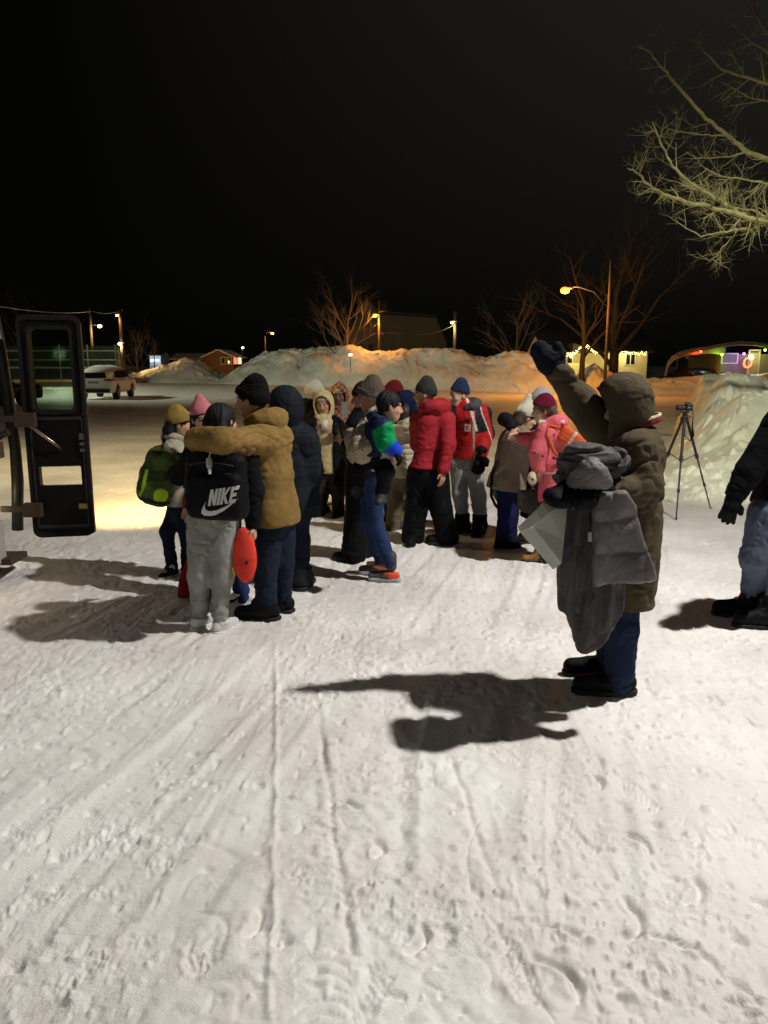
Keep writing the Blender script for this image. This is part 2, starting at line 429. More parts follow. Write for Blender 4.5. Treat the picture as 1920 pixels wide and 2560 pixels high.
# tyre ridge and rut
def line(pts, fn, r=.12):
    for i in range(len(pts)-1):
        a = np.array(pts[i][:2]); b = np.array(pts[i+1][:2]); m = (YY > min(a[1], b[1])) & (YY <= max(a[1], b[1]))
        t = (YY[m]-a[1])/(b[1]-a[1]); xc = a[0]+(b[0]-a[0])*t+n2(YY[m]*3, YY[m]*0, 5)*.008
        H[m] += fn(XX[m]-xc+n2(YY[m]/.09, XX[m]*8, 6)*.006, YY[m])
g = lambda d, w: np.exp(-(d/w)**2)
line([G(676, 2560), G(684, 2200), G(692, 1800), G(688, 1600)], lambda d, y: (g(d, .013)*.009+g(d+.035, .05)*-.004)*np.clip((5.2-y), 0, 1))
line([G(880, 2400), G(850, 2180), G(822, 2000), G(803, 1840), G(790, 1690)], lambda d, y: ((g(d, .014)*-.011+g(d-.03, .02)*.007*(1+n2(y/.05, y*0, 8)))*(.6+.5*n2(y/.2, y*0, 18)))*np.clip((4.6-y), 0, 1))
line([G(1250, 2250), G(1175, 2030), G(1130, 1900)], lambda d, y: g(d, .015)*-.010)
line([G(1000, 2180), G(1010, 1900), G(1060, 1720)], lambda d, y: g(d, .05)*-.012+g(d-.07, .02)*.006)
line([G(1366, 2300), G(1365, 1930)], lambda d, y: g(d, .012)*.006)
line([G(1920, 2530), G(1750, 2380), G(1580, 2330)][::1], lambda d, y: g(d, .02)*-.015)
line([G(815, 2560), G(800, 2200), G(775, 1850), G(770, 1700)], lambda d, y: -.0045*(np.abs(d) < .085)*(np.sin(2*pi*y/.050+(d/.04)**2*1.2) > .55)*np.clip(n2(y/.25, d*3, 19)*1.6+.6, 0, 1)*np.clip(4.0-y, 0, 1))
line([G(1640, 2560), G(1430, 2050), G(1330, 1780)], lambda d, y: -.005*np.exp(-(d/.10)**4)-.0035*(np.abs(d) < .09)*(np.sin(2*pi*y/.06+(d/.05)**2) > .5)*np.clip(n2(y/.3, d*3, 29)*1.6+.4, 0, 1))
# crescent scuffs
def scuff(u, v, r, a0, a1, dep=.024):
    p = G(u, v); sl = local(p[0], p[1], r*1.6)
    if sl is None: return
    X = XX[sl]-p[0]; Y = YY[sl]-p[1]; rr = np.sqrt(X*X+Y*Y)+n2(X/.05, Y/.05, int(u))*.01; th = np.arctan2(Y, X)
    w = np.clip(np.minimum(th-a0, a1-th)*4, 0, 1)
    H[sl] += w*(-np.exp(-((rr-r)/.014)**2)*dep+np.exp(-((rr-r+.03)/.016)**2)*dep*.4)
for q in [(1560, 2110, .09, -.6, 1.4), (1440, 1950, .1, -.8, .9), (1490, 2280, .14, -1.2, .6), (1340, 2480, .12, -.5, 1.6), (1000, 2340, .08, -1.5, .6), (850, 2030, .07, 0, 2.4), (1760, 2520, .13, -2.4, -.4), (560, 2300, .12, -.9, .6, .02), (1380, 2370, .10, .3, 2), (1310, 1760, .09, -1, 1), (1160, 1700, .08, -2, 0), (1750, 1750, .1, -1, 2), (1660, 2200, .12, -1.4, .3), (900, 2120, .08, -1, 1)]:
    scuff(*q)
prints = [(560, 2370, .75, 1.15), (740, 2195, 1.45, 1.), (330, 2200, .75, 1.), (220, 2100, .7, 1.), (1090, 1950, -.5, 1.), (1240, 1870, -.6, 1.), (1425, 2080, -.4, 1.1), (1480, 1900, 0, 1.), (1725, 2100, .1, 1.05), (1590, 1980, -.3, 1.), (480, 1750, 1.3, 1.), (640, 1830, 1.1, 1.), (1880, 2110, -.8, 1.), (1290, 2440, -.3, 1.), (800, 1760, .4, .9), (730, 1640, .9, .9), (1130, 1900, .4, .9), (1600, 2420, -.6, .8), (1790, 1880, .5, .8), (240, 2420, .9, .9), (930, 2480, .3, .9), (80, 2250, .8, .9), (860, 1990, .5, 1.)]
for i, (u, v, an, hv) in enumerate(prints):
    p = G(u, v); foot(p[0], p[1], an, .29, .013, i, hv)
for i in range(190):
    yy_ = 2.2+rnd.random()**.8*8; xx_ = (rnd.random()*2-1)*(.5*yy_+.6); foot(xx_, yy_, rnd.random()*6.28, .24+.06*rnd.random(), .008, i+50, .35+.55*rnd.random())
# churned clumps thrown up by boots
for i in range(420):
    yy_ = 1.9+rnd.random()*7; xx_ = (rnd.random()*2-1)*(.52*yy_+.5); r = .010+.022*rnd.random()
    sl = local(xx_, yy_, r*3)
    if sl is None: continue
    jx = slice(None); X = XX[sl]-xx_; Y = YY[sl]-yy_; d2 = (X*X+Y*Y*(.6+rnd.random()))/(r*r)
    H[sl] += np.exp(-d2*d2)*(r*.45 if rnd.random() < .45 else -r*.55)
H *= np.clip(1.0-(YY-9)/40, .35, 1)
# frozen windrow ridges left of the group
p0 = G(160, 1420)
H += .05*np.exp(-((XX-p0[0]+.6)/.8)**2-((YY-p0[1])/.16)**2)*(1+.5*n2(XX/.07, YY/.07, 71))
H[:, :8] = 0; H[:, -8:] = 0; H[:12] = 0
nr, nc = XX.shape
V = np.stack([XX, YY, H], -1).reshape(-1, 3)
ii = (np.arange(nr-1)[:, None]*nc+np.arange(nc-1)[None, :]).ravel()
Fg = np.stack([ii, ii+1, ii+nc+1, ii+nc], 1)
tag(mk('snow_ground', V, Fg, snow), kind='structure')
def hgt(x, y):
    j = int(np.clip(np.searchsorted(ys, y), 1, nr-1)); k = int(np.clip(np.searchsorted(XX[j], x), 1, nc-1)); return float(H[j, k])

# ---------------------------------------------------------------- snow banks
def gridmesh(name, X, Y, Z, m, kind='structure'):
    a, b = X.shape; V = np.stack([X, Y, Z], -1).reshape(-1, 3); i = (np.arange(a-1)[:, None]*b+np.arange(b-1)[None, :]).ravel()
    o = mk(name, V, np.stack([i, i+1, i+b+1, i+b], 1), m); tag(o, kind=kind); return o
def farbank(name, P, depth, nl, na, seed, chunk=.35):
    # P: (u, v, top)
    base = np.array([G(u, v)[:2] for u, v, t in P]); top = np.array([t for *_, t in P])
    seg = np.r_[0, np.cumsum(np.linalg.norm(np.diff(base, axis=0), axis=1))]
    s_ = np.linspace(0, seg[-1], nl); bx = np.interp(s_, seg, base[:, 0]); by = np.interp(s_, seg, base[:, 1]); tp = np.interp(s_, seg, top)
    t = np.linspace(0, 1, na)
    X = bx[:, None]+0*t; Y = by[:, None]+t*depth
    prof = np.sin(np.clip(t*1.9, 0, 1)*pi/2)**.8*np.clip((1-t)*3.2, 0, 1)
    nz = fbm2(s_[:, None]/2.6+0*t, t*depth/1.8+0*X, seed, 4)
    big = n2(s_[:, None]/5+0*t, 0*X+t, seed+3)
    rid = 1-2*np.abs(n2(s_[:, None]/.9+t*3, t*depth/.7+0*X, seed+5))
    Z = tp[:, None]*prof*(1+.10*big)+prof*(nz*chunk+rid*chunk*.55)
    X = X+rid*.15; Y = Y-nz*.5*prof
    Z = np.where(t[None, :] < .001, -.05, Z); Z[0] = Z[-1] = -.05; Z[:, -1] = -.05
    return gridmesh(name, X[::1], Y, np.maximum(Z, -.05), snow2)
farbank('snow_bank', [(300, 957, .6), (340, 957, 1.0), (385, 958, 1.5), (432, 958, 2.1), (470, 958, 1.8), (505, 958, 1.0), (532, 959, .4)], 9, 300, 50, 5, .22)
farbank('snow_bank', [(528, 960, .3), (560, 960, 1.1), (600, 961, 1.8), (650, 962, 2.5), (720, 964, 2.7), (780, 966, 2.9), (860, 968, 2.75), (1000, 972, 2.6), (1100, 975, 2.5), (1200, 978, 2.35), (1300, 982, 2.35), (1380, 985, 2.3), (1430, 987, 1.6), (1462, 988, .5)], 9, 900, 60, 25, .28)
farbank('snow_bank', [(1452, 986, .4), (1500, 985, 1.5), (1520, 985, 1.7), (1545, 985, 1.1), (1600, 985, .8), (1700, 985, .9), (1900, 985, .9), (2100, 985, .8)], 6, 400, 40, 45, .25)
# near right bank: sloped ploughed face with blocks on top
nx_, ny_ = 560, 560
u_ = np.linspace(0, 1, nx_); w_ = np.linspace(0, 1, ny_)
pA = G(1500, 1235); pB = G(1800, 1262); pC = G(2300, 1300)
bx = np.interp(u_, [0, .25, 1], [pA[0]-.1, pB[0], 14.]); by = np.interp(u_, [0, .25, 1], [10.4, 9.55, 8.6])
X = bx[:, None]+w_[None, :]*0; Y = by[:, None]+(w_[None, :]**1.15)*16
X = X+w_[None, :]*(7.0-2.0*u_[:, None])       # left flank leans right with distance
t = w_[None, :]**1.15*16
slope = np.clip(t/7.0, 0, 1); prof = .94*slope**1.15 + .12*np.clip((t-6)/6, 0, 1)
edge = np.clip(u_[:, None]/(.36-.21*np.clip(t/11, 0, 1)), 0, 1); edge = edge*edge*(3-2*edge)
Z = prof*edge
a_ = .55; dx, dy = sin(a_), cos(a_); al = X*dx+Y*dy; ac = X*dy-Y*dx
Z = Z+edge*np.clip(t/.8, 0, 1)*((n2(ac/.16, al/1.1, 81)*.035+n2(ac/.06, al/.5, 82)*.018)*np.clip(1.1-t/7, 0, 1)+fbm2(X/.9, Y/.9, 83, 3)*.07+np.maximum(n2(X/.07, Y/.07, 84)-.4, 0)*.07)
rr = random.Random(5)
lumps = []
for i in range(80):
    uu = rr.random(); lt = 6.2+rr.random()*8; r = .25+.75*rr.random()**2; k = int(uu*(nx_-1)); j = int(np.clip((lt/16)**(1/1.15), 0, 1)*(ny_-1))
    lumps.append((X[k, j], Y[k, j], r, .25+.5*rr.random()))
lumps += [(G(1900, 1060)[0]+.9, 13.6, 1.0, .5), (6.9, 14.8, 1.15, .62), (5.6, 15.5, .8, .4), (5.35, 14., .5, .3)]
Zl = Z.copy()
for (lx, ly, r, hh) in lumps:
    d = np.sqrt(((X-lx)/1.25)**2+(Y-ly)**2)/r; d = d+n2(X/.35, Y/.35, int(lx*10))*.16
    Zl = np.maximum(Zl, np.where(d < 1, Z+hh*(.50 if r < .95 else .8)*np.clip(1-d**2.4, 0, 1)**.6*edge, -9))
for i in range(1100):
    k = rr.randrange(20, nx_-10); j = int(10+(ny_-110)*rr.random()**1.3); r = .025+.085*rr.random()**2.5
    k0, k1, j0, j1 = max(k-22, 0), k+22, max(j-22, 0), j+22
    d = np.sqrt((X[k0:k1, j0:j1]-X[k, j])**2+(Y[k0:k1, j0:j1]-Y[k, j])**2)/r
    Zl[k0:k1, j0:j1] += np.where(d < 1, np.sqrt(np.clip(1-d*d, 0, 1))*r*.8, 0)
Z = Zl; Z[0] = -.1; Z[-1] = -.1; Z[:, 0] = -.06; Z[:, -1] = -.1
gridmesh('snow_bank', X, Y, Z, bpy.data.materials.get('bank_snow') and snow)
# small loose chunks at its foot

# ================================================================ lamps, poles
M_wood = mat('pole_wood', (.075, .055, .035), bump=(20, .5, .02), var=.3)
M_steel = mat('galvanised_steel', (.15, .155, .155), rough=.45, metal=.7)
M_arm = mat('lamp_arm', (.04, .04, .04), rough=.6)
M_dark = mat('dark_metal', (.02, .02, .022), rough=.4, metal=.3)
def bulb(c, r, color, st, parent, pb, sc=(1, 1, .6), name='bulb'):
    m = mat('glow_%02d_%02d_%02d_%d' % (color[0]*99, color[1]*99, color[2]*99, st), color, emit=st)
    b = MB().ball(c, r, 12, sc); return b.build(name, m, parent, pb=pb, smooth=True)
OR = (1, .42, .07)
def pole(u, Y, ztop, lamps, label, r=.11, light=None, zb=-.3):
    x = Q(u, 900, Y)[0]; base = (x, Y, 0)
    e = empty('street_lamp', base, label, 'street lamp')
    MB().tube([(x, Y, zb), (x, Y, ztop)], [r, r*.7], 10).build('pole', M_wood, e, pb=base, smooth=True)
    for (ul, vl, br, colr, st, pw) in lamps:
        p = Q(ul, vl, Y); z0 = p[2]-.1 if abs(p[0]-x) < 2 else p[2]-1.0
        s = 1 if p[0] > x else -1
        MB().tube([(x, Y, z0), (x+(p[0]-x)*.35, Y, z0+(p[2]-z0)*.8+.1), (x+(p[0]-x)*.7, Y, p[2]+.16), (p[0]-s*.1, Y, p[2]+.14)], .03, 6).build('arm', M_arm, e, pb=base, smooth=True)
        MB().ball((p[0]-s*.12, Y, p[2]+.10), .3, 10, (1.1, .6, .35)).build('lamp_head', M_steel, e, pb=base, smooth=True)
        bulb((p[0], Y-.05, p[2]-.02), br*.55, colr, st, e, base, (1.1, 1, .8))
        if pw: lamp('street_lamp_light', 'POINT', (p[0], Y-.35, p[2]-.35), pw, (1, max(.36, colr[1]*.82), max(.05, colr[2]*.7)), .3)
    return e, base
# big sodium lamp at right
pole(1515, 43., 7.2, [(1412, 725, .42, (1, .24, .03), 2.9, 1900)], 'tall lamp pole with long curved arm and bright orange lamp, left of the string-lit house', .1)
pole(948, 62., Q(948, 752, 62)[2], [(937, 789, .27, (1, .45, .08), 3, 700)], 'orange street lamp on a wooden pole in front of the dark hall', .12)
pole(1136, 66., Q(1136, 778, 66)[2], [(1130, 806, .2, (1, .85, .4), 9, 250)], 'wooden pole with small yellow-white lamp right of the dark hall', .16)
pole(664, 95., Q(664, 840, 95)[2], [(681, 833, .3, (1, .5, .12), 8, 300)], 'lone orange street lamp on a short pole above the long snow bank', .1)
pole(606, 110., Q(606, 872, 110)[2], [(607, 869, .26, (1, .9, .6), 18, 0)], 'smallest white lamp on a short post right of the far brown house', .12)
pole(232, 88., Q(232, 770, 88)[2], [(250, 815, .38, (1, .80, .38), 9, 700)], 'wooden utility pole with yellow lamp behind the green rink fence', .2)
pole(307, 84., Q(307, 771, 84)[2], [(293, 788, .26, (1, .6, .2), 8, 200), (301, 859, .38, (1, .85, .5), 10, 500)], 'tall utility pole with two lamps beside the end of the rink fence', .2)
lamp('snow_lamp_beam', 'SPOT', (Q(301, 859, 80)[0], 79, 5.5), 3600, (1, .62, .22), .3, (Q(430, 930, 77)[0], 77, .5), 60, .8)
# camera-side lamps that stand outside the frame
fx, fy = KEY[0]+.9, KEY[1]-.2
e = empty('floodlight_pole', (fx, fy, 0), 'tall grey floodlight pole beside the people on the near right, outside the picture', 'lamp pole')
MB().tube([(fx, fy, -.1), (fx, fy, 7.4)], [.09, .06], 12).build('pole', M_steel, e, pb=(fx, fy, 0), smooth=True)
MB().tube([(fx, fy, 7.25), (KEY[0]+.1, KEY[1], 7.3)], .03, 8).build('arm', M_steel, e, pb=(fx, fy, 0), smooth=True)
MB().box((KEY[0], KEY[1], 7.26), (.45, .35, .12)).build('lamp_head', M_dark, e, pb=(fx, fy, 0))
MB().box((KEY[0], KEY[1], 7.185), (.36, .26, .02)).build('lens', mat('flood_lens', (1, .94, .84), emit=30), e, pb=(fx, fy, 0))
e = empty('unseen_lot_lamp', (-9.4, 11.2, 0), 'added warm fill lamp on a steel pole behind the coach, outside the picture', 'lamp pole')  # unseen pole and head made to carry the added warm fill
MB().tube([(-9.4, 11.2, -.1), (-9.4, 11.2, 7.6)], [.11, .08], 12).build('pole', M_steel, e, pb=(-9.4, 11.2, 0), smooth=True)
MB().box((-9.1, 11.05, 7.5), (.6, .32, .16)).build('lamp_head', M_dark, e, pb=(-9.4, 11.2, 0))
e = empty('unseen_lot_lamp', (-27.4, 38.2, 0), 'tall pale lot lamp far beyond the coach, outside the picture', 'lamp pole')
MB().tube([(-27.4, 38.2, -.1), (-27.4, 38.2, 9.4)], [.14, .09], 12).build('pole', M_steel, e, pb=(-27.4, 38.2, 0), smooth=True)
MB().box((-27.1, 38.05, 9.3), (.7, .36, .16)).build('lamp_head', M_dark, e, pb=(-27.4, 38.2, 0))
e = empty('yard_lamp', (5.9, 5.3, 0), 'greenish yard lamp on a wooden pole right of the near snow bank, outside the picture', 'lamp pole')
MB().tube([(5.9, 5.3, -.1), (5.9, 5.3, 7.6)], [.12, .09], 12).build('pole', M_wood, e, pb=(5.9, 5.3, 0), smooth=True)
MB().box((5.55, 5.4, 7.25), (.5, .3, .16)).build('lamp_head', M_dark, e, pb=(5.9, 5.3, 0))
# overhead wire
w = MB(); a = Q(232, 778, 88); b = Q(307, 775, 84); c = Q(-40, 760, 40)
for p, q_ in ((c, a), (a, b)):
    pts = [(p[0]+(q_[0]-p[0])*t, p[1]+(q_[1]-p[1])*t, p[2]+(q_[2]-p[2])*t-.6*4*t*(1-t)*.5) for t in np.linspace(0, 1, 12)]
    w.tube(pts, .022, 5)
o = w.build('power_line', mat('wire', (.07, .07, .06), rough=.6), base=tuple(a)); tag(o, 'thin power line sagging between the utility poles at far left', 'cable')
w = MB(); a = Q(1136, 812, 66); b = Q(1040, 836, 66.)
w.tube([tuple(a+(b-a)*t-A(0, 0, .25*4*t*(1-t))) for t in np.linspace(0, 1, 8)], .022, 5)
o = w.build('power_line', MATS['wire'], base=tuple(a)); tag(o, 'short drop wire running left from the yellow-white lamp pole to the dark hall', 'cable')

# ================================================================ far buildings
def wall_mat(n, c): return mat(n, c, rough=.8, bump=(8, .3, .02), var=.1)
def house(name, label, u0, u1, Y, zt, zr, depth, wc, rc, ridge='x', cat='house', over=.35, zb=-.2):
    x0 = Q(u0, 900, Y)[0]; x1 = Q(u1, 900, Y)[0]; xm = (x0+x1)/2; base = (xm, Y, 0)
    e = empty(name, base, label, cat)
    w = MB()
    if ridge == 'x':
        w.box((xm, Y+depth/2, (zt+zb)/2), (x1-x0, depth, zt-zb))
        w.add([(x0, Y, zt), (x0, Y+depth, zt), (x0, Y+depth/2, zr)], [(0, 1, 2)]); w.add([(x1, Y, zt), (x1, Y+depth, zt), (x1, Y+depth/2, zr)], [(2, 1, 0)])
    else:
        w.add([(x0, Y, zb), (x1, Y, zb), (x1, Y, zt), (xm, Y, zr), (x0, Y, zt), (x0, Y+depth, zb), (x1, Y+depth, zb), (x1, Y+depth, zt), (xm, Y+depth, zr), (x0, Y+depth, zt)], [(0, 1, 2, 3, 4), (9, 8, 7, 6, 5), (0, 4, 9, 5), (1, 6, 7, 2)])
    w.build('wall', wc, e, pb=base)
    r = MB(); th = .14
    def slab(p, q_, r1, r2):
        P = [np.array(k, float) for k in (p, q_, r1, r2)]; n = nrm(np.cross(P[1]-P[0], P[2]-P[0])); n = n if n[2] > 0 else -n
        Vv = [k+n*.02 for k in P]+[k+n*(.02+th) for k in P]
        r.add(Vv, [(0, 1, 2, 3), (7, 6, 5, 4), (0, 4, 5, 1), (1, 5, 6, 2), (2, 6, 7, 3), (3, 7, 4, 0)])
    if ridge == 'x':
        k = (zr-zt)/(depth/2)*over
        slab((x0-over, Y-over, zt-k), (x1+over, Y-over, zt-k), (x1+over, Y+depth/2, zr), (x0-over, Y+depth/2, zr))
        slab((x0-over, Y+depth+over, zt-k), (x1+over, Y+depth+over, zt-k), (x1+over, Y+depth/2, zr), (x0-over, Y+depth/2, zr))
    else:
        k = (zr-zt)/((x1-x0)/2)*over
        slab((x0-over, Y-over, zt-k), (x0-over, Y+depth+over, zt-k), (xm, Y+depth+over, zr), (xm, Y-over, zr))
        slab((x1+over, Y-over, zt-k), (x1+over, Y+depth+over, zt-k), (xm, Y+depth+over, zr), (xm, Y-over, zr))
    r.build('roof', rc, e, pb=base)
    return e, base
def window(e, base, x, z, w, h, Y, frame, pane, mull=1):
    f = MB(); t = .07
    f.box((x-w/2, Y-.03, z), (t, .08, h+t)); f.box((x+w/2, Y-.03, z), (t, .08, h+t)); f.box((x, Y-.03, z+h/2), (w-t, .08, t)); f.box((x, Y-.03, z-h/2), (w-t, .08, t))
    for k in range(mull): f.box((x-w/2+w*(k+1)/(mull+1), Y-.025, z), (t*.8, .06, h-t))
    fo = f.build('window', frame, e, pb=base)
    MB().box((x, Y-.012, z), (w-.02, .02, h-.02)).build('pane', pane, fo, pb=base)
    return fo
M_roof = mat('dark_shingle', (.03, .028, .03), var=.3); M_frame = mat('white_frame', (.6, .58, .5))
M_glassd = mat('dark_pane', (.01, .012, .015), rough=.1, spec=.6)
M_warm = mat('lit_pane', (1, .72, .4), emit=1.1); M_red = mat('lit_pane_red', (1, .25, .18), emit=1.0); M_snowroof = mat('roof_snow', (.6, .6, .6), bump=(3, .4, .1))
# string-lit cream house
cream = wall_mat('cream_siding', (.62, .55, .33))
Yh = 62.
e, bs = house('house', 'cream single-storey house strung with yellow icicle lights behind the tall lamp pole', 1368, 1618, Yh, Q(0, 879, Yh)[2], Q(0, 838, Yh)[2]+.4, 9, cream, M_roof, zb=-.6)
zt = Q(0, 879, Yh)[2]
for uc, wu in ((1576, 18),):
    window(e, bs, Q(uc, 897, Yh)[0], Q(0, 897, Yh)[2], .75, .95, Yh, M_frame, M_glassd)
window(e, bs, Q(1401, 900, Yh)[0], Q(0, 900, Yh)[2], .5, .8, Yh-.9, M_frame, M_glassd, 0)
window(e, bs, Q(1417, 898, Yh)[0], Q(0, 898, Yh)[2], .45, .8, Yh-.9, M_frame, M_glassd, 0)
MB().box((Q(1456, 0, Yh)[0], Yh-.5, .6), (3.4, .9, 2.4)).build('porch', cream, e, pb=bs)
xg0, xg1 = Q(1424, 880, Yh)[0], Q(1500, 880, Yh)[0]; zg = Q(0, 882, Yh)[2]; zp = Q(0, 858, Yh)[2]; xm = Q(1463, 0, Yh)[0]
MB().add([(xg0, Yh-1, zg), (xg1, Yh-1, zg), (xm, Yh-1, zp), (xg0, Yh+2, zg), (xg1, Yh+2, zg), (xm, Yh+2, zp)], [(0, 1, 2), (0, 2, 5, 3), (1, 4, 5, 2), (3, 5, 4)]).build('porch_roof', M_roof, e, pb=bs)
M_str = mat('string_glow', (1, .82, .25), emit=9)
rs = random.Random(3)
path = [(1366, 880), (1374, 886), (1397, 871), (1412, 884), (1430, 883), (1447, 872), (1463, 859), (1478, 872), (1493, 882)]
path2 = [(1525, 880), (1550, 879), (1575, 881), (1600, 879), (1617, 881)]
for pth, yy in ((path, Yh-1.12), (path2, Yh-.45)):
    g_ = empty('light_string', tuple(Q(pth[0][0], pth[0][1], yy)), ('yellow icicle light string zigzagging over the porch gables of the cream house' if pth is path else 'yellow icicle light string along the right eave of the cream house'), 'light string')
    gb = Q(pth[0][0], pth[0][1], yy); pts = [tuple(Q(a, b, yy)) for a, b in pth]
    MB().tube(pts, .012, 4).build('cord', M_dark, g_, pb=gb)
    m = MB()
    for i in range(len(pth)-1):
        for k in range(16):
            t = (k+rs.random())/16; uu = pth[i][0]+(pth[i+1][0]-pth[i][0])*t; vv = pth[i][1]+(pth[i+1][1]-pth[i][1])*t+rs.random()**1.6*9-1
            m.ball(tuple(Q(uu, vv, yy-.02)), .014+.022*rs.random(), 5)
    mo = m.build('bulbs', M_str, g_, pb=gb, smooth=True); mo['kind'] = 'stuff'
lamp('porch_glow', 'POINT', tuple(Q(1575, 884, Yh-.8)), 60, (1, .85, .4), .15); lamp('porch_glow', 'POINT', tuple(Q(1450, 888, Yh-2.2)), 130, (1, .85, .3), .2)
lamp('porch_glow', 'POINT', tuple(Q(1545, 890, Yh-1.2)), 45, (1, .8, .3), .2)
# curved-roof carport house
Yc = 50.
tanw = wall_mat('tan_siding', (.30, .26, .2)); pale = mat('pale_plaster', (.20, .19, .13), bump=(6, .4, .03))
base = (Q(1800, 0, Yc)[0], Yc, 0)
e = empty('carport_house', base, 'low pale house with arched carport and coloured bulbs under its roof, at far right', 'house')
x = lambda u: Q(u, 900, Yc)[0]; zz = lambda v: Q(960, v, Yc)[2]
arc = [(1668, 940), (1672, 918), (1684, 902), (1704, 892), (1735, 886), (1780, 884), (1812, 888)]
m = MB(); ro = [(a+(-4 if i < 3 else 0), b-(0 if i == 0 else 10+i*1.5)) for i, (a, b) in enumerate(arc)]
V = []
for yy in (Yc, Yc+6):
    for (a, b) in arc: V.append((x(a)*yy/Yc, yy, zz(b)))
    for (a, b) in ro: V.append((x(a)*yy/Yc, yy, zz(b)))
n = len(arc); F = []
for i in range(n-1):
    F += [(i, i+1, n+i+1, n+i), (2*n+i+1, 2*n+i, 3*n+i, 3*n+i+1), (i+1, i, 2*n+i, 2*n+i+1), (n+i, n+i+1, 3*n+i+1, 3*n+i)]
F += [(0, n, 3*n, 2*n), (n-1, 3*n-1, 4*n-1, 2*n-1)]
m.add(V, F).build('arch', pale, e, pb=base)
m = MB(); m.box(((x(1812)+x(1990))/2, Yc+3.5, (zz(885)-.5)/2), (x(1990)-x(1812), 6, zz(885)+.5)); m.build('wall', wall_mat('plum_siding', (.2, .15, .14)), e, pb=base)
MB().box((x(1755)*1.12, Yc+6.2, .7), (x(1812)-x(1680), .2, 2.8)).build('back_wall', mat('carport_back', (.04, .035, .03)), e, pb=base)
rf = [(1690, 886), (1720, 878), (1760, 872), (1800, 864), (1845, 858), (1880, 860), (1920, 866), (1990, 876)]
V = []
for yy in (Yc-.6, Yc+7):
    for (a, b) in rf: V.append((x(a)*yy/Yc+.05, yy, zz(b+4)))
    for (a, b) in rf: V.append((x(a)*yy/Yc+.05, yy, zz(b)+.12))
n = len(rf); F = []
for i in range(n-1):
    F += [(i, i+1, n+i+1, n+i), (2*n+i+1, 2*n+i, 3*n+i, 3*n+i+1), (i+1, i, 2*n+i, 2*n+i+1), (n+i, n+i+1, 3*n+i+1, 3*n+i)]
F += [(0, n, 3*n, 2*n), (n-1, 3*n-1, 4*n-1, 2*n-1)]
MB().add(V, F).build('roof', mat('old_snow_roof', (.12, .11, .09), bump=(3, .4, .05)), e, pb=base)
window(e, base, x(1832), zz(896), 1.0, .6, Yc+.5, M_frame, mat('dim_pane', (.16, .14, .13), emit=.05), 0)
MB().box((x(1893), Yc+.46, zz(908)), (.55, .06, 1.35)).build('door', mat('door_paint', (.25, .2, .16)), e, pb=base)
f = MB(); f.box((x(1893)-.33, Yc+.46, zz(907)), (.1, .1, 1.5)); f.box((x(1893)+.33, Yc+.46, zz(907)), (.1, .1, 1.5)); f.box((x(1893), Yc+.46, zz(907)+.78), (.76, .1, .1)); f.build('door_frame', mat('lit_trim', (.45, .33, .25)), e, pb=base)
for (uu, vv, cc, pw) in ((1752, 879, (1, .06, .03), 22), (1805, 886, (.5, 1, .05), 32), (1860, 884, (.35, .1, 1), 30), (1913, 875, (.4, 1, .08), 26)):
    p = Q(uu, vv, Yc-.75); ee = empty('coloured_bulb', tuple(p), {1752: 'red', 1805: 'green', 1860: 'purple', 1913: 'green'}[uu]+' glowing bulb under the carport house roof'+{1752: ' above the dark car', 1805: ' right of the arch', 1860: ' left of the lit door', 1913: ' right of the lit door'}[uu], 'light bulb', 'coloured bulbs on the carport house')
    bulb(tuple(p), .07, cc, 14, ee, tuple(p), (1, 1, 1)); MB().cyl((p[0], p[1], p[2]+.05), (p[0], p[1], p[2]+.16), .04, 8).build('socket', M_dark, ee, pb=tuple(p))
    lamp('bulb_glow', 'POINT', (p[0], p[1]+.55, p[2]-.2), pw, cc, .08)
p = Q(1878, 893, Yc+.3); ee = empty('door_lamp', tuple(p), 'warm white wall lamp left of the carport house door', 'wall lamp')
bulb(tuple(p), .16, (1, .75, .5), 7, ee, tuple(p), (1, .6, 1)); MB().cyl((p[0], p[1]+.05, p[2]), (p[0], p[1]+.2, p[2]), .07, 8).build('bracket', M_dark, ee, pb=tuple(p))
lamp('bulb_glow', 'POINT', (p[0]+.1, p[1]-.5, p[2]), 25, (1, .6, .35), .1)
# wreath-like orange decoration
p = Q(1869, 907, Yc+.35); ee = empty('lit_wreath', tuple(p), 'orange glowing wreath on the wall left of the carport house door', 'wreath')
m = MB(); m.tube([(p[0]+.24*cos(a), p[1], p[2]+.3*sin(a)) for a in np.linspace(0, 2*pi, 18)], .06, 6); m.build('ring', mat('wreath_glow', (1, .35, .12), emit=.9), ee, pb=tuple(p), smooth=True)
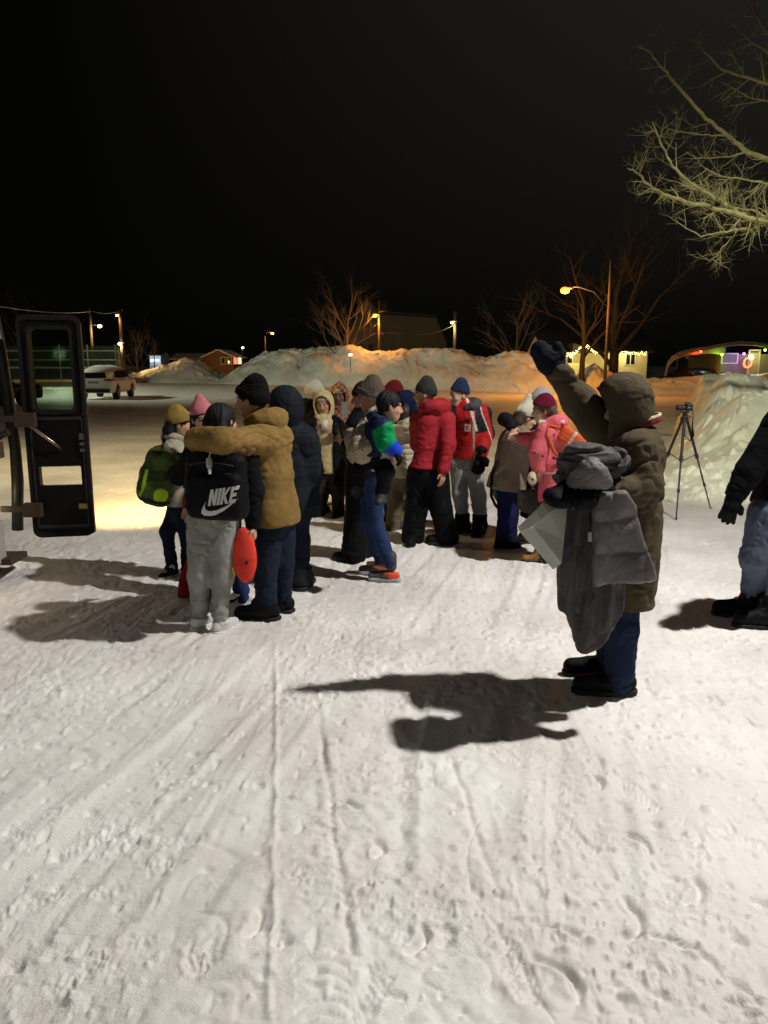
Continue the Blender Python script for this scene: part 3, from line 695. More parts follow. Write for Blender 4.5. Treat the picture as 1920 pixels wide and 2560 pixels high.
# dark car under the carport
cx = x(1742); base = (cx, Yc+1.2, 0); ee = empty('parked_car', base, 'dark car parked under the arched carport at far right', 'car')
def car(ee, base, L, Wd, Hh, paint, yaw, glass, lights, vx=.05):
    R = np.array([[cos(yaw), sin(yaw), 0], [-sin(yaw), cos(yaw), 0], [0, 0, 1]])   # rows: local axes; local x = forward
    def P(a, b, c): return np.array(base)+a*R[0]+b*R[1]+A(0, 0, c)
    s = S(vx)
    s.box(P(0, 0, .72*Hh/1.68), (L/2, Wd/2, .28), R, .16, .05)
    s.box(P(.02*L, 0, .58), (L/2-.06, Wd/2-.02, .26), R, .12, .05)
    s.ch([P(-L*.44, 0, Hh-.52), P(-L*.2, 0, Hh-.46), P(L*.1, 0, Hh-.46), P(L*.26, 0, .92)], [.42, .46, .46, .22], .12, (R[1], Wd*.46/.46))
    for sx_ in (-.30*L, .31*L):
        for sy_ in (-1, 1): s.cap(P(sx_, sy_*Wd*.38, .36), P(sx_, sy_*Wd*.7, .36), .41, .41, .03, None, 's')
    s.run().smooth(2).out('body', paint, ee, base)
    for sx_ in (-.30*L, .31*L):
        for sy_ in (-1, 1):
            wh = MB().tube([tuple(P(sx_, sy_*(Wd/2-.24), .36)), tuple(P(sx_, sy_*(Wd/2-.02), .36))], .36, 20).build('wheel', mat('tyre', (.015, .015, .015)), ee, pb=base, smooth=False)
            MB().tube([tuple(P(sx_, sy_*(Wd/2-.03), .36)), tuple(P(sx_, sy_*(Wd/2+.005), .36))], [.22, .2], 14).build('rim', mat('rim', (.12, .12, .12), metal=.6, rough=.4), wh, pb=base)
    # glass
    def quad(pts, nm, mt_, th=.02):
        pts = [np.array(p_) for p_ in pts]; n_ = nrm(np.cross(pts[1]-pts[0], pts[2]-pts[0]))
        m_ = MB(); m_.add([p_ for p_ in pts]+[p_+n_*th for p_ in pts], [(0, 1, 2, 3), (7, 6, 5, 4), (0, 4, 5, 1), (1, 5, 6, 2), (2, 6, 7, 3), (3, 7, 4, 0)]); return m_.build(nm, mt_, ee, pb=base)
    zb_, zt_ = 1.04*Hh/1.68, 1.46*Hh/1.68
    quad([P(-L*.550, -Wd*.36, zb_+.03), P(-L*.550, Wd*.36, zb_+.03), P(-L*.534, Wd*.33, zt_-.12), P(-L*.534, -Wd*.33, zt_-.12)], 'rear_window', glass)
    for sy_ in (-1, 1):
        quad([P(-L*.36, sy_*Wd*.475, zb_+.03), P(L*.22, sy_*Wd*.48, zb_), P(L*.06, sy_*Wd*.43, zt_-.02), P(-L*.30, sy_*Wd*.43, zt_-.04)], 'side_window', glass, .03)
        quad([P(-L*.508, sy_*Wd*.28, .93), P(-L*.508, sy_*Wd*.46, .95), P(-L*.508, sy_*Wd*.46, 1.04), P(-L*.508, sy_*Wd*.28, 1.0)], 'tail_light', lights)
        quad([P(-L*.42, sy_*Wd*.508, .93), P(-L*.50, sy_*Wd*.47, .93), P(-L*.50, sy_*Wd*.47, 1.03), P(-L*.42, sy_*Wd*.508, .98)], 'tail_light', lights)
        m_ = MB().box(tuple(P(L*.14, sy_*(Wd/2+.09), 1.08)), (.14, .2, .14), yaw); m_.build('wing_mirror', paint, ee, pb=base)
    MB().box(tuple(P(-L*.50, 0, .44)), (.12, Wd*.8, .16), yaw).build('bumper', mat('black_trim', (.015, .015, .015), rough=.6), ee, pb=base)
    MB().box(tuple(P(-L*.512, 0, .86)), (.02, .5, .13), yaw).build('number_plate', mat('plate', (.35, .36, .34)), ee, pb=base)
M_tail = mat('tail_red', (.25, .01, .008), rough=.25)
car(ee, base, 4.4, 1.8, 1.5, mat('black_paint', (.01, .01, .012), rough=.3), radians(200), M_glassd, M_tail, .07)
# white SUV at left, seen from behind at an angle
g0 = G(238, 1000); base = (g0[0]+2.3*cos(radians(94)), g0[1]+2.3*sin(radians(94)), 0)
ee = empty('parked_car', base, 'white sport utility vehicle seen from behind, parked at the left past the bus door', 'car')
car(ee, base, 4.7, 1.88, 1.68, mat('white_paint', (.72, .71, .70), rough=.35, var=.05), radians(94), M_glassd, M_tail, .045)
p = G(40, 1010); base = (p[0], 32., 0)
ee = empty('parked_car', base, 'dark car parked left of the white vehicle, mostly behind the bus door', 'car')
car(ee, base, 4.5, 1.8, 1.5, MATS['black_paint'], radians(60), M_glassd, M_tail, .06)

# dark hall with steep roof
hall = mat('hall_wall', (.10, .09, .06), var=.2)
Yb = 85.
xa, xb = Q(835, 0, Yb)[0], Q(1130, 0, Yb)[0]; base = ((xa+xb)/2, Yb, 0)
ee = empty('hall', base, 'large dark hall with steep roof and pointed gable behind the long snow bank', 'building')
V = [(xa, Yb, 0), (Q(835, 0, Yb)[0], Yb, Q(0, 884, Yb)[2]), (Q(914, 0, Yb)[0], Yb, Q(0, 743, Yb)[2]), (Q(945, 0, Yb)[0], Yb, Q(0, 785, Yb)[2]), (Q(1098, 0, Yb)[0], Yb, Q(0, 795, Yb)[2]), (Q(1130, 0, Yb)[0], Yb, Q(0, 860, Yb)[2]), (xb, Yb, 0)]
V2 = [(a, b+14, c) for a, b, c in V]; n = len(V)
MB().add(V+V2, [tuple(range(n))[::-1], tuple(range(n, 2*n))]+[(i, (i+1) % n, n+(i+1) % n, n+i) for i in range(n)]).build('wall', hall, ee, pb=base)
m = MB(); rp = [V[1], V[2], V[3], V[4], V[5]]
for i in range(4):
    a_, b_ = np.array(rp[i]), np.array(rp[i+1]); m.add([a_-A(0, .5, -.05), b_-A(0, .5, -.05), b_+A(0, 14.5, .05), a_+A(0, 14.5, .05), a_-A(0, .5, -.3), b_-A(0, .5, -.3), b_+A(0, 14.5, .3), a_+A(0, 14.5, .3)], [(0, 1, 2, 3), (7, 6, 5, 4), (0, 4, 5, 1), (1, 5, 6, 2), (2, 6, 7, 3), (3, 7, 4, 0)])
m.build('roof', M_roof, ee, pb=base)
MB().box(((V[2][0]), Yb-.1, Q(0, 884, Yb)[2]), (1.2, .2, 2)).build('door', M_dark, ee, pb=base)
p = Q(893, 882, Yb-3); e2 = empty('blue_lamp', tuple(p), 'blue glowing lamp beside the leafless tree in front of the dark hall', 'lamp'); bulb(tuple(p), .24, (.05, .05, 1), 4, e2, tuple(p), (1.6, 1, .5)); MB().cyl((p[0], p[1], -.2), (p[0], p[1], p[2]-.1), .04, 6).build('post', M_dark, e2, pb=tuple(p))
p = Q(876, 887, 60); e2 = empty('ground_lamp', tuple(p), 'small warm white lamp at the foot of the leafless tree on the snow bank', 'lamp'); bulb(tuple(p), .14, (1, .8, .5), 9, e2, tuple(p)); MB().cyl((p[0], p[1], -.2), (p[0], p[1], p[2]-.1), .03, 6).build('post', M_dark, e2, pb=tuple(p))
# far brown house with lit windows
Yf = 105.
ee, bs = house('house', 'far brown gabled house with lit windows between the two left snow banks', 508, 585, Yf, Q(0, 893, Yf)[2], Q(0, 876, Yf)[2], 8, wall_mat('brown_siding', (.12, .07, .04)), M_snowroof, 'y', zb=-1)
for uu, mt_ in ((523, M_glassd), (541, M_glassd), (557, M_red), (568, M_warm)):
    window(ee, bs, Q(uu, 0, Yf)[0], Q(0, 902, Yf)[2], .55, .9, Yf, M_frame, mt_, 0)
lamp('house_glow', 'POINT', tuple(Q(548, 905, Yf-3)), 90, (1, .5, .2), .2)
house('house', 'low dark long house left of the far brown gabled house', 432, 506, Yf+4, Q(0, 898, Yf)[2], Q(0, 884, Yf)[2], 7, wall_mat('grey_siding', (.12, .11, .09)), M_snowroof, zb=-1)
# bright distant window light
p = Q(388, 903, 120); ee, bs = house('house', 'small white-lit house front behind the bushes right of the tall utility pole', 374, 402, 121, p[2]+.9, p[2]+1.6, 5, wall_mat('white_siding', (.6, .65, .7)), M_roof, zb=-1)
lamp('house_glow', 'POINT', (p[0], 119, p[2]+.6), 130, (.7, .85, 1), .2)
for k, uu in enumerate((380, 393)): bulb(tuple(Q(uu, 901, 120.8)), .22, (.8, .92, 1), 3, ee, bs, (1.3, .5, .7), 'wall_lamp')
p = Q(1328, 846, 90); e2 = empty('far_lamp', tuple(p), 'tiny white lamp in the dark between the bare tree and the raised mitten', 'lamp'); bulb(tuple(p), .15, (1, .95, .8), 8, e2, tuple(p)); MB().cyl((p[0], p[1], 0), (p[0], p[1], p[2]-.1), .05, 6).build('post', M_dark, e2, pb=tuple(p))

# ================================================================ rink fence
def boards(name, label, segs, Y0, z0, z1):
    base = tuple(Q(segs[0][0], 900, segs[0][1])[:2])+(0,)
    e = empty(name, base, label, 'fence')
    fr = MB(); nt = MB(); posts = []
    for (ua, Ya), (ub, Yb_) in zip(segs[:-1], segs[1:]):
        a = Q(ua, 900, Ya); b = Q(ub, 900, Yb_); n = max(2, int(np.linalg.norm((b-a)[:2])/2.2))
        for k in range(n+1):
            p = a+(b-a)*k/n; MB().tube([(p[0], p[1], -.1), (p[0], p[1], z1+.5)], .045, 6).build('post', M_fp, e, pb=base)
        for z in (z0+.1, (z0+z1)/2, z1):
            fr.tube([(a[0], a[1], z), (b[0], b[1], z)], .05 if z != z0+.1 else .09, 6)
        for z in (.0,):
            nt.add([(a[0], a[1], z0-.9), (b[0], b[1], z0-.9), (b[0], b[1], z1+.4), (a[0], a[1], z1+.4), (a[0], a[1]+.03, z0-.9), (b[0], b[1]+.03, z0-.9), (b[0], b[1]+.03, z1+.4), (a[0], a[1]+.03, z1+.4)], [(0, 1, 2, 3), (7, 6, 5, 4), (0, 4, 5, 1), (2, 6, 7, 3)])
    fr.build('rail', M_fp, e, pb=base)
    nt.build('mesh_panel', M_net, e, pb=base)
M_fp = mat('fence_tube', (.42, .48, .36), rough=.5)
M_net = mat('green_net', (.055, .075, .05)); 
nn = M_net.node_tree; bb = nn.nodes['Principled BSDF']; tr = nn.nodes.new('ShaderNodeBsdfTransparent'); mxs = nn.nodes.new('ShaderNodeMixShader'); mxs.inputs[0].default_value = .55
nn.links.new(tr.outputs[0], mxs.inputs[1]); nn.links.new(bb.outputs[0], mxs.inputs[2]); nn.links.new(mxs.outputs[0], nn.nodes['Material Output'].inputs['Surface'])
boards('rink_fence', 'tall green mesh rink fence with pale rails behind the bus door', [(-60, 66), (290, 66), (300, 80)], 66, Q(0, 922, 66)[2], Q(0, 877, 66)[2])
lamp('rink_light', 'POINT', tuple(Q(150, 885, 57)), 380, (.9, 1, .7), .4)

# ================================================================ orange marker board on the bank
p = Q(1521, 950, 47.5); base = (p[0], p[1], p[2]-.6); ee = empty('marker_board', base, 'slanted orange marker board stuck in the snow mound behind the hooded man', 'marker')
MB().box((p[0], p[1], p[2]), (.28, .05, .8), 0, 0, .35).build('board', mat('orange_board', (.8, .18, .03), rough=.6), ee, pb=base); MB().cyl((p[0]-.2, p[1]+.05, p[2]-1.2), (p[0], p[1]+.05, p[2]), .025, 6).build('stake', M_wood, ee, pb=base)

# ================================================================ trees
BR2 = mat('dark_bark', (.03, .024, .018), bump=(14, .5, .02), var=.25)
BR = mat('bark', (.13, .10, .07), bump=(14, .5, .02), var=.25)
def grow(m, p, d, L, r, lev, rg, up=.12, nseg=4, spread=.6, kids=3, sides=4):
    pts = [p]; rs_ = [r]; q = Vector(p); d = Vector(d).normalized()
    for i in range(nseg):
        d = (d+Vector((rg.uniform(-1, 1), rg.uniform(-1, 1), rg.uniform(-1, 1)))*.16+Vector((0, 0, up))*.35).normalized()
        q = q+d*(L/nseg); pts.append(q.copy()); rs_.append(r*(1-.62*(i+1)/nseg))
    m.tube(pts, rs_, sides if lev > 1 else 3, cap=False)
    if lev <= 0: return
    for k in range(kids):
        j = rg.randint(1, nseg); t = pts[j]; perp = d.orthogonal().normalized(); 
        from mathutils import Quaternion
        perp.rotate(Quaternion(d, rg.uniform(0, 6.28)))
        nd = (d*(1-spread*.5)+perp*spread*rg.uniform(.7, 1.3)).normalized()
        grow(m, t, nd, L*rg.uniform(.5, .8), rs_[j]*.65, lev-1, rg, up, nseg, spread, kids, sides)
def tree(u, v, Y, Ht, label, seed, r=.18, limbs=5, lev=4, kids=3, hb=.25, mt_=BR, spread=.6, cat='tree', name='bare_tree'):
    x_ = Q(u, v, Y)[0]; base = (x_, Y, 0); rg = random.Random(seed); e = empty(name, base, label, cat)
    tp = [Vector((x_+rg.uniform(-.1, .1)*i*.3, Y, Ht*.62*i/5-.2*(i == 0))) for i in range(6)]
    MB().tube(tp, [r*(1-.12*i) for i in range(6)], 9).build('trunk', mt_, e, pb=base, smooth=True)
    m = MB()
    for k in range(limbs):
        t = hb+(1-hb)*(k/(limbs-1)); q = tp[0].lerp(tp[-1], t); a = rg.uniform(0, 6.28)
        dd = Vector((cos(a)*.75, sin(a)*.75, .75+.6*t))
        grow(m, q, dd, Ht*(.5-.18*t), r*(.5-.2*t), lev, rg, .16, 4, spread, kids)
    m.build('crown', mt_, e, pb=base)
    return e
tree(868, 880, 64, 7.6, 'leafless tree glowing orange beside the sodium lamp in front of the dark hall', 11, .2, 8, 4, 3, .12, spread=.55)
tree(905, 880, 70, 5.5, 'smaller leafless tree right of the orange-lit tree, before the dark hall', 19, .12, 5, 3, 3, .2)
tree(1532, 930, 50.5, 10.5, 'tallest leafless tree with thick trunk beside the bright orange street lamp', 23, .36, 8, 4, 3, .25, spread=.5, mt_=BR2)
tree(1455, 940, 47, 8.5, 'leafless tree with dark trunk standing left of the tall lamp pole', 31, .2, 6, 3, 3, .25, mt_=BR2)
tree(1290, 890, 66, 8.2, 'slim leafless tree in the dark above the right end of the long snow bank', 37, .15, 7, 3, 3, .3)
tree(1262, 890, 80, 6.5, 'faint slender leafless tree left of the slim one above the long snow bank', 41, .10, 5, 3, 2, .3)
tree(345, 930, 82, 5.6, 'reddish bare bushy tree right of the tall utility pole', 43, .12, 9, 4, 3, .05, spread=.5)
tree(388, 930, 96, 4.6, 'thin bare shrub before the small white-lit house', 47, .08, 6, 3, 3, .05)
tree(60, 900, 75, 8, 'faint bare tree behind the rink fence at far left', 53, .14, 6, 3, 3, .3)
# dark spruce
sp_ = S(.12); x_ = Q(1652, 0, 66)[0]; base = (x_, 66, 0); ee = empty('spruce_tree', base, 'dark spruce tree between the cream house and the carport house', 'tree')
MB().tube([(x_, 66, -.2), (x_, 66, 4)], [.15, .04], 8).build('trunk', BR, ee, pb=base)
m = MB(); rg = random.Random(9)
for i in range(900):
    h = rg.random()**1.2*4.4; R_ = (1-h/4.7)*1.55*rg.uniform(.5, 1.08); a = rg.uniform(0, 6.28); q = Vector((x_+cos(a)*R_, 66+sin(a)*R_, h+.1)); dd = Vector((cos(a), sin(a), -.35)).normalized()*.28; s_ = Vector((-sin(a), cos(a), 0))*.09
    m.add([q-dd+s_, q-dd-s_, q+dd], [(0, 1, 2)])
m.build('crown', mat('spruce', (.02, .04, .02)), ee, pb=base)
# overhanging near tree at top right
YT = 12.; bx_ = 8.3; base = (bx_, 12.2, 0); ee = empty('bare_tree', base, 'large leafless tree whose lit branches hang into the upper right of the picture', 'tree')
NB = mat('near_bark', (.24, .21, .11), bump=(30, .6, .01), var=.25)
MB().tube([(bx_, 12.2, -.2), (bx_+.05, 12.2, 2), (bx_-.05, 12.2, 4), (bx_, 12.4, 8), (bx_, 12.6, 11)], [.26, .22, .18, .13, .05], 12).build('trunk', NB, ee, pb=base, smooth=True)
m = MB(); rg = random.Random(77)
def limb(px, Ya, Yb_, r0, r1, root=None, tw=1., tl=1.0):
    n_ = len(px); P = [Vector(Q(a, b, Ya+(Yb_-Ya)*i/(n_-1))) for i, (a, b) in enumerate(px)]
    if root: P = [Vector(root)]+P
    n_ = len(P); rr_ = [r0+(r1-r0)*(i/(n_-1))**.8 for i in range(n_)]
    PP = []; RR = []
    for i in range(n_-1):
        for k in range(5):
            t = k/5; PP.append(P[i].lerp(P[i+1], t)+Vector((rg.uniform(-1, 1), rg.uniform(-1, 1), rg.uniform(-1, 1)))*.012); RR.append(rr_[i]+(rr_[i+1]-rr_[i])*t)
    PP.append(P[-1]); RR.append(rr_[-1]); m.tube(PP, RR, 7)
    st = 5 if root else 0
    for i in range(st, len(PP)-1):
        for k in range(3):
            if rg.random() < .26*tw:
                d = (PP[i+1]-PP[i]).normalized(); pr = d.orthogonal().normalized()
                from mathutils import Quaternion
                pr.rotate(Quaternion(d, rg.uniform(0, 6.28)))
                grow(m, PP[i], d*.55+pr*.9, rg.uniform(.18, .46)*tl, max(.006, min(RR[i]*.45, .014)), 2, rg, .05, 4, .8, 3, 3)
limb([(1920, 551), (1889, 552), (1848, 535), (1778, 519), (1677, 494), (1627, 468), (1589, 427), (1570, 421)], 12, 11, .060, .008, (bx_, 12.2, 3.4), 1.2, .85)
limb([(1842, 530), (1801, 503), (1734, 465), (1680, 415), (1652, 354), (1631, 304)], 11.8, 11.2, .038, .006)
limb([(1889, 556), (1864, 570), (1816, 579), (1753, 590), (1690, 554)], 12, 11.6, .028, .006)
limb([(1920, 545), (1880, 525), (1840, 520), (1790, 490), (1760, 470)], 12.6, 12.2, .02, .005)
limb([(1830, 590), (1790, 640), (1765, 660)], 11.9, 11.8, .010, .004)
limb([(1920, 460), (1870, 450), (1800, 440), (1760, 420)], 13, 12.8, .02, .005, None, 1.1)
limb([(1920, 399), (1870, 380), (1816, 339), (1753, 285), (1680, 196), (1646, 158), (1623, 127), (1595, 111)], 14.5, 15.5, .055, .012, (bx_, 12.3, 4.3), .5, 1.3)
limb([(1920, 209), (1873, 196), (1807, 177), (1760, 127), (1734, 98)], 15, 16, .04, .008, (bx_, 12.3, 6), .5, 1.3)
limb([(1920, 130), (1880, 104), (1826, 57)], 15, 16, .035, .01, (bx_, 12.4, 7), .5, 1.3)
limb([(1920, 82), (1889, 32), (1873, -20)], 15, 16, .035, .01, (bx_, 12.4, 7.5), .5, 1.3)
limb([(1920, 253), (1873, 244), (1804, 206)], 15, 16, .025, .008, (bx_, 12.3, 5.5), .5, 1.3)
limb([(1870, 380), (1820, 392), (1740, 395), (1715, 380)], 14.5, 15, .018, .006, None, .7)
limb([(1810, 340), (1770, 338), (1700, 330), (1670, 322)], 14.6, 15, .014, .005, None, .7)
m.build('crown', NB, ee, pb=base)
# ================================================================ PEOPLE
EZ = A(0, 0, 1)
def yaw_vec(d): d = radians(d); return A(-sin(d), cos(d), 0), A(cos(d), sin(d), 0)
SK = {'tan': (.46, .27, .17), 'brown': (.16, .085, .05), 'light': (.55, .35, .24)}
M_skin = mat('skin', (.5, .3, .2), rough=.55, attr=True, spec=.35, var=.06)
M_sole = mat('boot_sole', (.012, .012, .013), rough=.7, bump=(60, .4, .01))
def hand(s, w, d, n, side, curl=.6, sc=1., fat=0., spread=.0, k=.004):
    d = nrm(d); n = nrm(n-d*(n@d)); l = np.cross(d, n)*side
    pc = w+d*.05*sc
    s.cap(w-d*.02, w+d*.02*sc, .026*sc+fat, .026*sc+fat, .012)
    s.cap(w+d*.025*sc, w+d*.075*sc, (.036*sc+fat), (.040*sc+fat), .012, (n, .48))
    for i, L in enumerate((.074, .082, .076, .058)):
        o = (1.5-i)*.0205*sc; b = w+d*.085*sc+l*o; dd = nrm(d+l*(1.5-i)*(.06+spread))
        c1 = curl*.75; d1 = nrm(dd*cos(c1)+n*sin(c1)); c2 = curl*1.7; d2 = nrm(dd*cos(c2)+n*sin(c2))
        m = b+d1*L*.5*sc; e = m+d2*L*.5*sc
        s.ch([b-dd*.015, m, e], [.0098*sc+fat, .009*sc+fat*.9, .0078*sc+fat*.8], k)
    b = w+d*.03*sc+l*.028*sc; t1 = b+(d*.55+l*.75+n*.25)*.038*sc; t2 = t1+(d*.85+l*.3+n*.45*curl)*.034*sc
    s.ch([b, t1, t2], [.014*sc+fat, .0115*sc+fat, .009*sc+fat], .008)
    return s
HUMS = []
class Hum:
    def __init__(h, label, foot, H, yaw, ov={}, face=None, skin='tan', hs=None, hands=None, vox=.008, Y=None, curl=.7, group=None, sex='m', up=None):
        h.H = H; g = H/1.7; h.g = g
        b = G(*foot) if Y is None else Q(foot[0], foot[1], Y)*A(1, 1, 0)
        h.b = A(b[0], b[1], 0); h.Y = b[1]; F, R = yaw_vec(yaw); h.F, h.R = F, R
        def P(t):
            if isinstance(t, tuple): return Q(t[0], t[1], h.Y+(t[2] if len(t) > 2 else 0))
            return np.array(t, float)
        j = {k: P(v) for k, v in ov.items() if k not in ('tl', 'tr')}
        b = h.b
        j.setdefault('pel', b+EZ*.53*H); j.setdefault('nk', A(j['pel'][0], j['pel'][1], 0)*.5+b*.5+EZ*.845*H)
        nk, pel = j['nk'], j['pel']; h.T = nrm(nk-pel)
        h.sw = .108*H; h.Rt = nrm(R-h.T*(R@h.T)); h.Ft = np.cross(h.T, h.Rt)
        j.setdefault('sl', nk-h.Rt*h.sw-h.T*.035*H); j.setdefault('sr', nk+h.Rt*h.sw-h.T*.035*H)
        j.setdefault('hl', pel-R*.052*H-EZ*.02*H); j.setdefault('hr', pel+R*.052*H-EZ*.02*H)
        j.setdefault('al', b-R*.06*H+EZ*.06*H); j.setdefault('ar', b+R*.06*H+EZ*.06*H)
        for q in 'lr':
            j.setdefault('k'+q, j['h'+q]*.52+j['a'+q]*.48+F*.03*H)
            sg = -1 if q == 'l' else 1
            j.setdefault('e'+q, j['s'+q]-EZ*.175*H+R*sg*.03*H-F*.01*H); j.setdefault('w'+q, j['e'+q]-EZ*.135*H+F*.05*H)
        j.setdefault('hc', nk+EZ*.088*H+F*.012*H)
        h.j = j; h.ov = ov
        fy, fp, fr = (face or (yaw, 0, 0)) if isinstance(face, (tuple, type(None))) else (face, 0, 0)
        HF, HR = yaw_vec(fy); p = radians(fp); HF, HU = HF*cos(p)+EZ*sin(p), EZ*cos(p)-HF*sin(p)
        r = radians(fr); HR2 = HR*cos(r)+HU*sin(r); HU = HU*cos(r)-HR*sin(r); h.HF, h.HR, h.HU = nrm(HF), nrm(HR2), nrm(HU)
        h.hs = hs or (g**.45); s = S(vox); sk = np.array(SK[skin]); h.fr = [h.HR, h.HF, h.HU]
        # trunk and limbs (under the clothes)
        s.ch([pel, pel*.5+nk*.5, nk-h.T*.10*g], [.13*g, .115*g, .14*g], .04, (h.Ft, .68))
        s.cap(j['sl'], j['sr'], .05*g, .05*g, .04)
        s.cap(nk-h.T*.05*g, j['hc']-h.HU*.04, .058*g, .052*h.hs, .03)
        for q in 'lr':
            s.ch([j['s'+q], j['e'+q], j['w'+q]], [.046*g, .037*g, .026*g], .02)
            s.ch([j['h'+q], j['k'+q], j['a'+q]], [.078*g, .052*g, .036*g], .03)
            td = h.toe(q); s.cap(j['a'+q]*A(1, 1, 0)+EZ*(j['a'+q][2]-.03*g), j['a'+q]+td*.11*g-EZ*.03*g, .03*g, .024*g, .02)
        h.hands = hands or {}
        for q in 'lr':
            hd = h.hands.get(q, {}); sg = 1 if q == 'r' else -1
            d = np.array(hd.get('d', j['w'+q]-j['e'+q]), float); n = np.array(hd.get('n', h.R*(-sg)+h.F*.3), float)
            hand(s, j['w'+q], d, n, sg*-1 if 'flip' not in hd else sg, hd.get('curl', curl), g**.7, spread=hd.get('sp', 0))
        # head
        c = j['hc']; z = h.hs; hd_ = lambda x, y, zz: c+(h.HR*x+h.HF*y+h.HU*zz)*z
        h.hd = hd_
        s.ell(hd_(0, -.012, .022), (.076*z, .094*z, .093*z), h.fr, .03)
        s.ell(hd_(0, .030, -.035), (.062*z, .062*z, .078*z), h.fr, .03)
        s.cap(hd_(-.028, .052, -.083), hd_(.028, .052, -.083), .026*z, .026*z, .03)
        s.cap(hd_(-.030, .078, .028), hd_(.030, .078, .028), .014*z, .014*z, .015)
        for e in (-1, 1):
            s.ell(hd_(e*.033, .098, .006), (.016*z, .014*z, .010*z), h.fr, .010, 's')
            s.ell(hd_(e*.033, .080, .006), (.014*z, .011*z, .011*z), h.fr, .003)
            s.ell(hd_(e*.045, .062, -.028), (.022*z, .02*z, .022*z), h.fr, .02)
            s.ell(hd_(e*.079, -.008, -.006), (.010*z, .020*z, .031*z), h.fr, .008)
        s.cap(hd_(0, .092, .010), hd_(0, .112, -.024), .008*z, .0125*z, .012)
        s.cap(hd_(-.010, .098, -.029), hd_(.010, .098, -.029), .009*z, .009*z, .008)
        s.cap(hd_(-.018, .088, -.053), hd_(.018, .088, -.053), .0085*z, .0085*z, .006)
        s.cap(hd_(-.014, .086, -.064), hd_(.014, .086, -.064), .0085*z, .0085*z, .006)
        def colr(V):
            q = (V-c)/z; x = q@h.HR; y = q@h.HF; u = q@h.HU; C = np.tile(sk, (len(V), 1))
            fc = (y > .05) & (np.abs(u) < .12)
            lip = fc & (np.abs(u+.058) < .011) & (np.abs(x) < .026); C[lip] = sk*A(.85, .5, .5)
            eye = fc & (((np.abs(x)-.033)/.014)**2+((u-.006)/.0062)**2 < 1); C[eye] = (.03, .02, .015)
            br = fc & (np.abs(np.abs(x)-.034) < .019) & (np.abs(u-.031+.2*(np.abs(x)-.034)) < .005); C[br] = sk*.12
            ck = fc & (((np.abs(x)-.045)/.022)**2+((u+.028)/.02)**2 < 1); C[ck] = sk*A(1.1, .82, .8)
            return C
        s.run().smooth(1, .35)
        HUMS.append((label, {k: tuple(float(t) for t in v) for k, v in j.items()}))
        h.o = s.out('person', M_skin, None, h.b, colr); tag(h.o, label, 'person', group)
    def toe(h, q):
        t = h.ov.get('t'+q)
        if t is None: return h.F
        if isinstance(t, (int, float)): return yaw_vec(t)[0]
        return nrm(np.array(t, float))
    def jacket(h, m, bulk=.022, hem=None, flare=.0, name='jacket', fold=.008, col=None, collar=.055, sleeve=1., cuff=1., sq=.74, post=None, seed=1, width=1., vox=None, arms='lr', fs=.09, pre=None, chest=1.):
        j, g = h.j, h.g; s = S(vox or .0095); hem = hem if hem is not None else j['pel'][2]-.02*h.H
        ax = -h.T; L = max(.02, (j['pel'][2]-hem)/max(.3, h.T[2])); he = j['pel']+ax*(L+.10)*A(.6, .6, 1)
        r0 = (.150*g+bulk)*width; cr = (.158*g+bulk)*chest
        s.ch([he, j['pel'], j['pel']*.5+j['nk']*.5, j['nk']-h.T*.13*g], [r0+flare*1.0, r0+flare*.3, (.140*g+bulk)*width, cr], .05, (h.Ft, sq))
        s.cap(j['sl'], j['sr'], .060*g+bulk*.6, .060*g+bulk*.6, .06)
        s.cap(j['nk']-h.T*.07*g, j['nk']+h.T*.015, .10*g, .072*g, .06)
        s.cut(-h.T*A(.5, .5, 1), -(A(*(j['pel']*A(1, 1, 0)+EZ*hem))@nrm(h.T*A(.5, .5, 1))))
        if collar: s.cap(j['nk']-h.T*.02, j['nk']*.55+(j['hc']-h.HU*.05)*.45+h.T*.0, .078*g, .074*g, .02)
        for q in arms:
            e2 = j['w'+q]+(j['e'+q]-j['w'+q])*.06
            s.ch([j['s'+q], j['e'+q], e2], [(.062*g+bulk)*sleeve, (.050*g+bulk*.9)*sleeve, (.040*g+bulk*.6)*sleeve*cuff], .035)
        if pre: pre(s)
        s.run().smooth(1, .5)
        if fold: s.fold(fold, fs*g, seed)
        if post: post(s)
        o = s.out(name, m, h.o, h.b, col); h.last = s; return o
    def trousers(h, m, bulk=.018, fold=.008, col=None, flare=0., seed=3, name='trousers', end=.0, fs=.075, top=None, cuffr=None):
        j, g = h.j, h.g; s = S(.010)
        s.cap(j['pel']+h.T*.06*g, j['pel']-EZ*.03*g, .135*g+bulk*.5, .142*g+bulk*.5, .04, (h.Ft, .78))
        for q in 'lr':
            a = j['a'+q]+(j['k'+q]-j['a'+q])*end
            s.ch([j['h'+q], j['k'+q], a], [.088*g+bulk, .062*g+bulk+flare*.3, cuffr or (.048*g+bulk+flare)], .035)
        s.run().smooth(1, .5)
        if fold:
            s.fold(fold, fs*g, seed, (1, 1, .8))
            # gathers above the ankles
            for q in 'lr':
                a = j['a'+q]; d = np.linalg.norm((s.V-a)*A(1, 1, .7), axis=1); w_ = np.exp(-(d/(.17*g))**2)
                s.V += s.N*(w_*(1-2*np.abs(n3(s.V*A(9, 9, 30)+seed, seed)))*.008)[:, None]
        o = s.out(name, m, h.o, h.b, col); return o
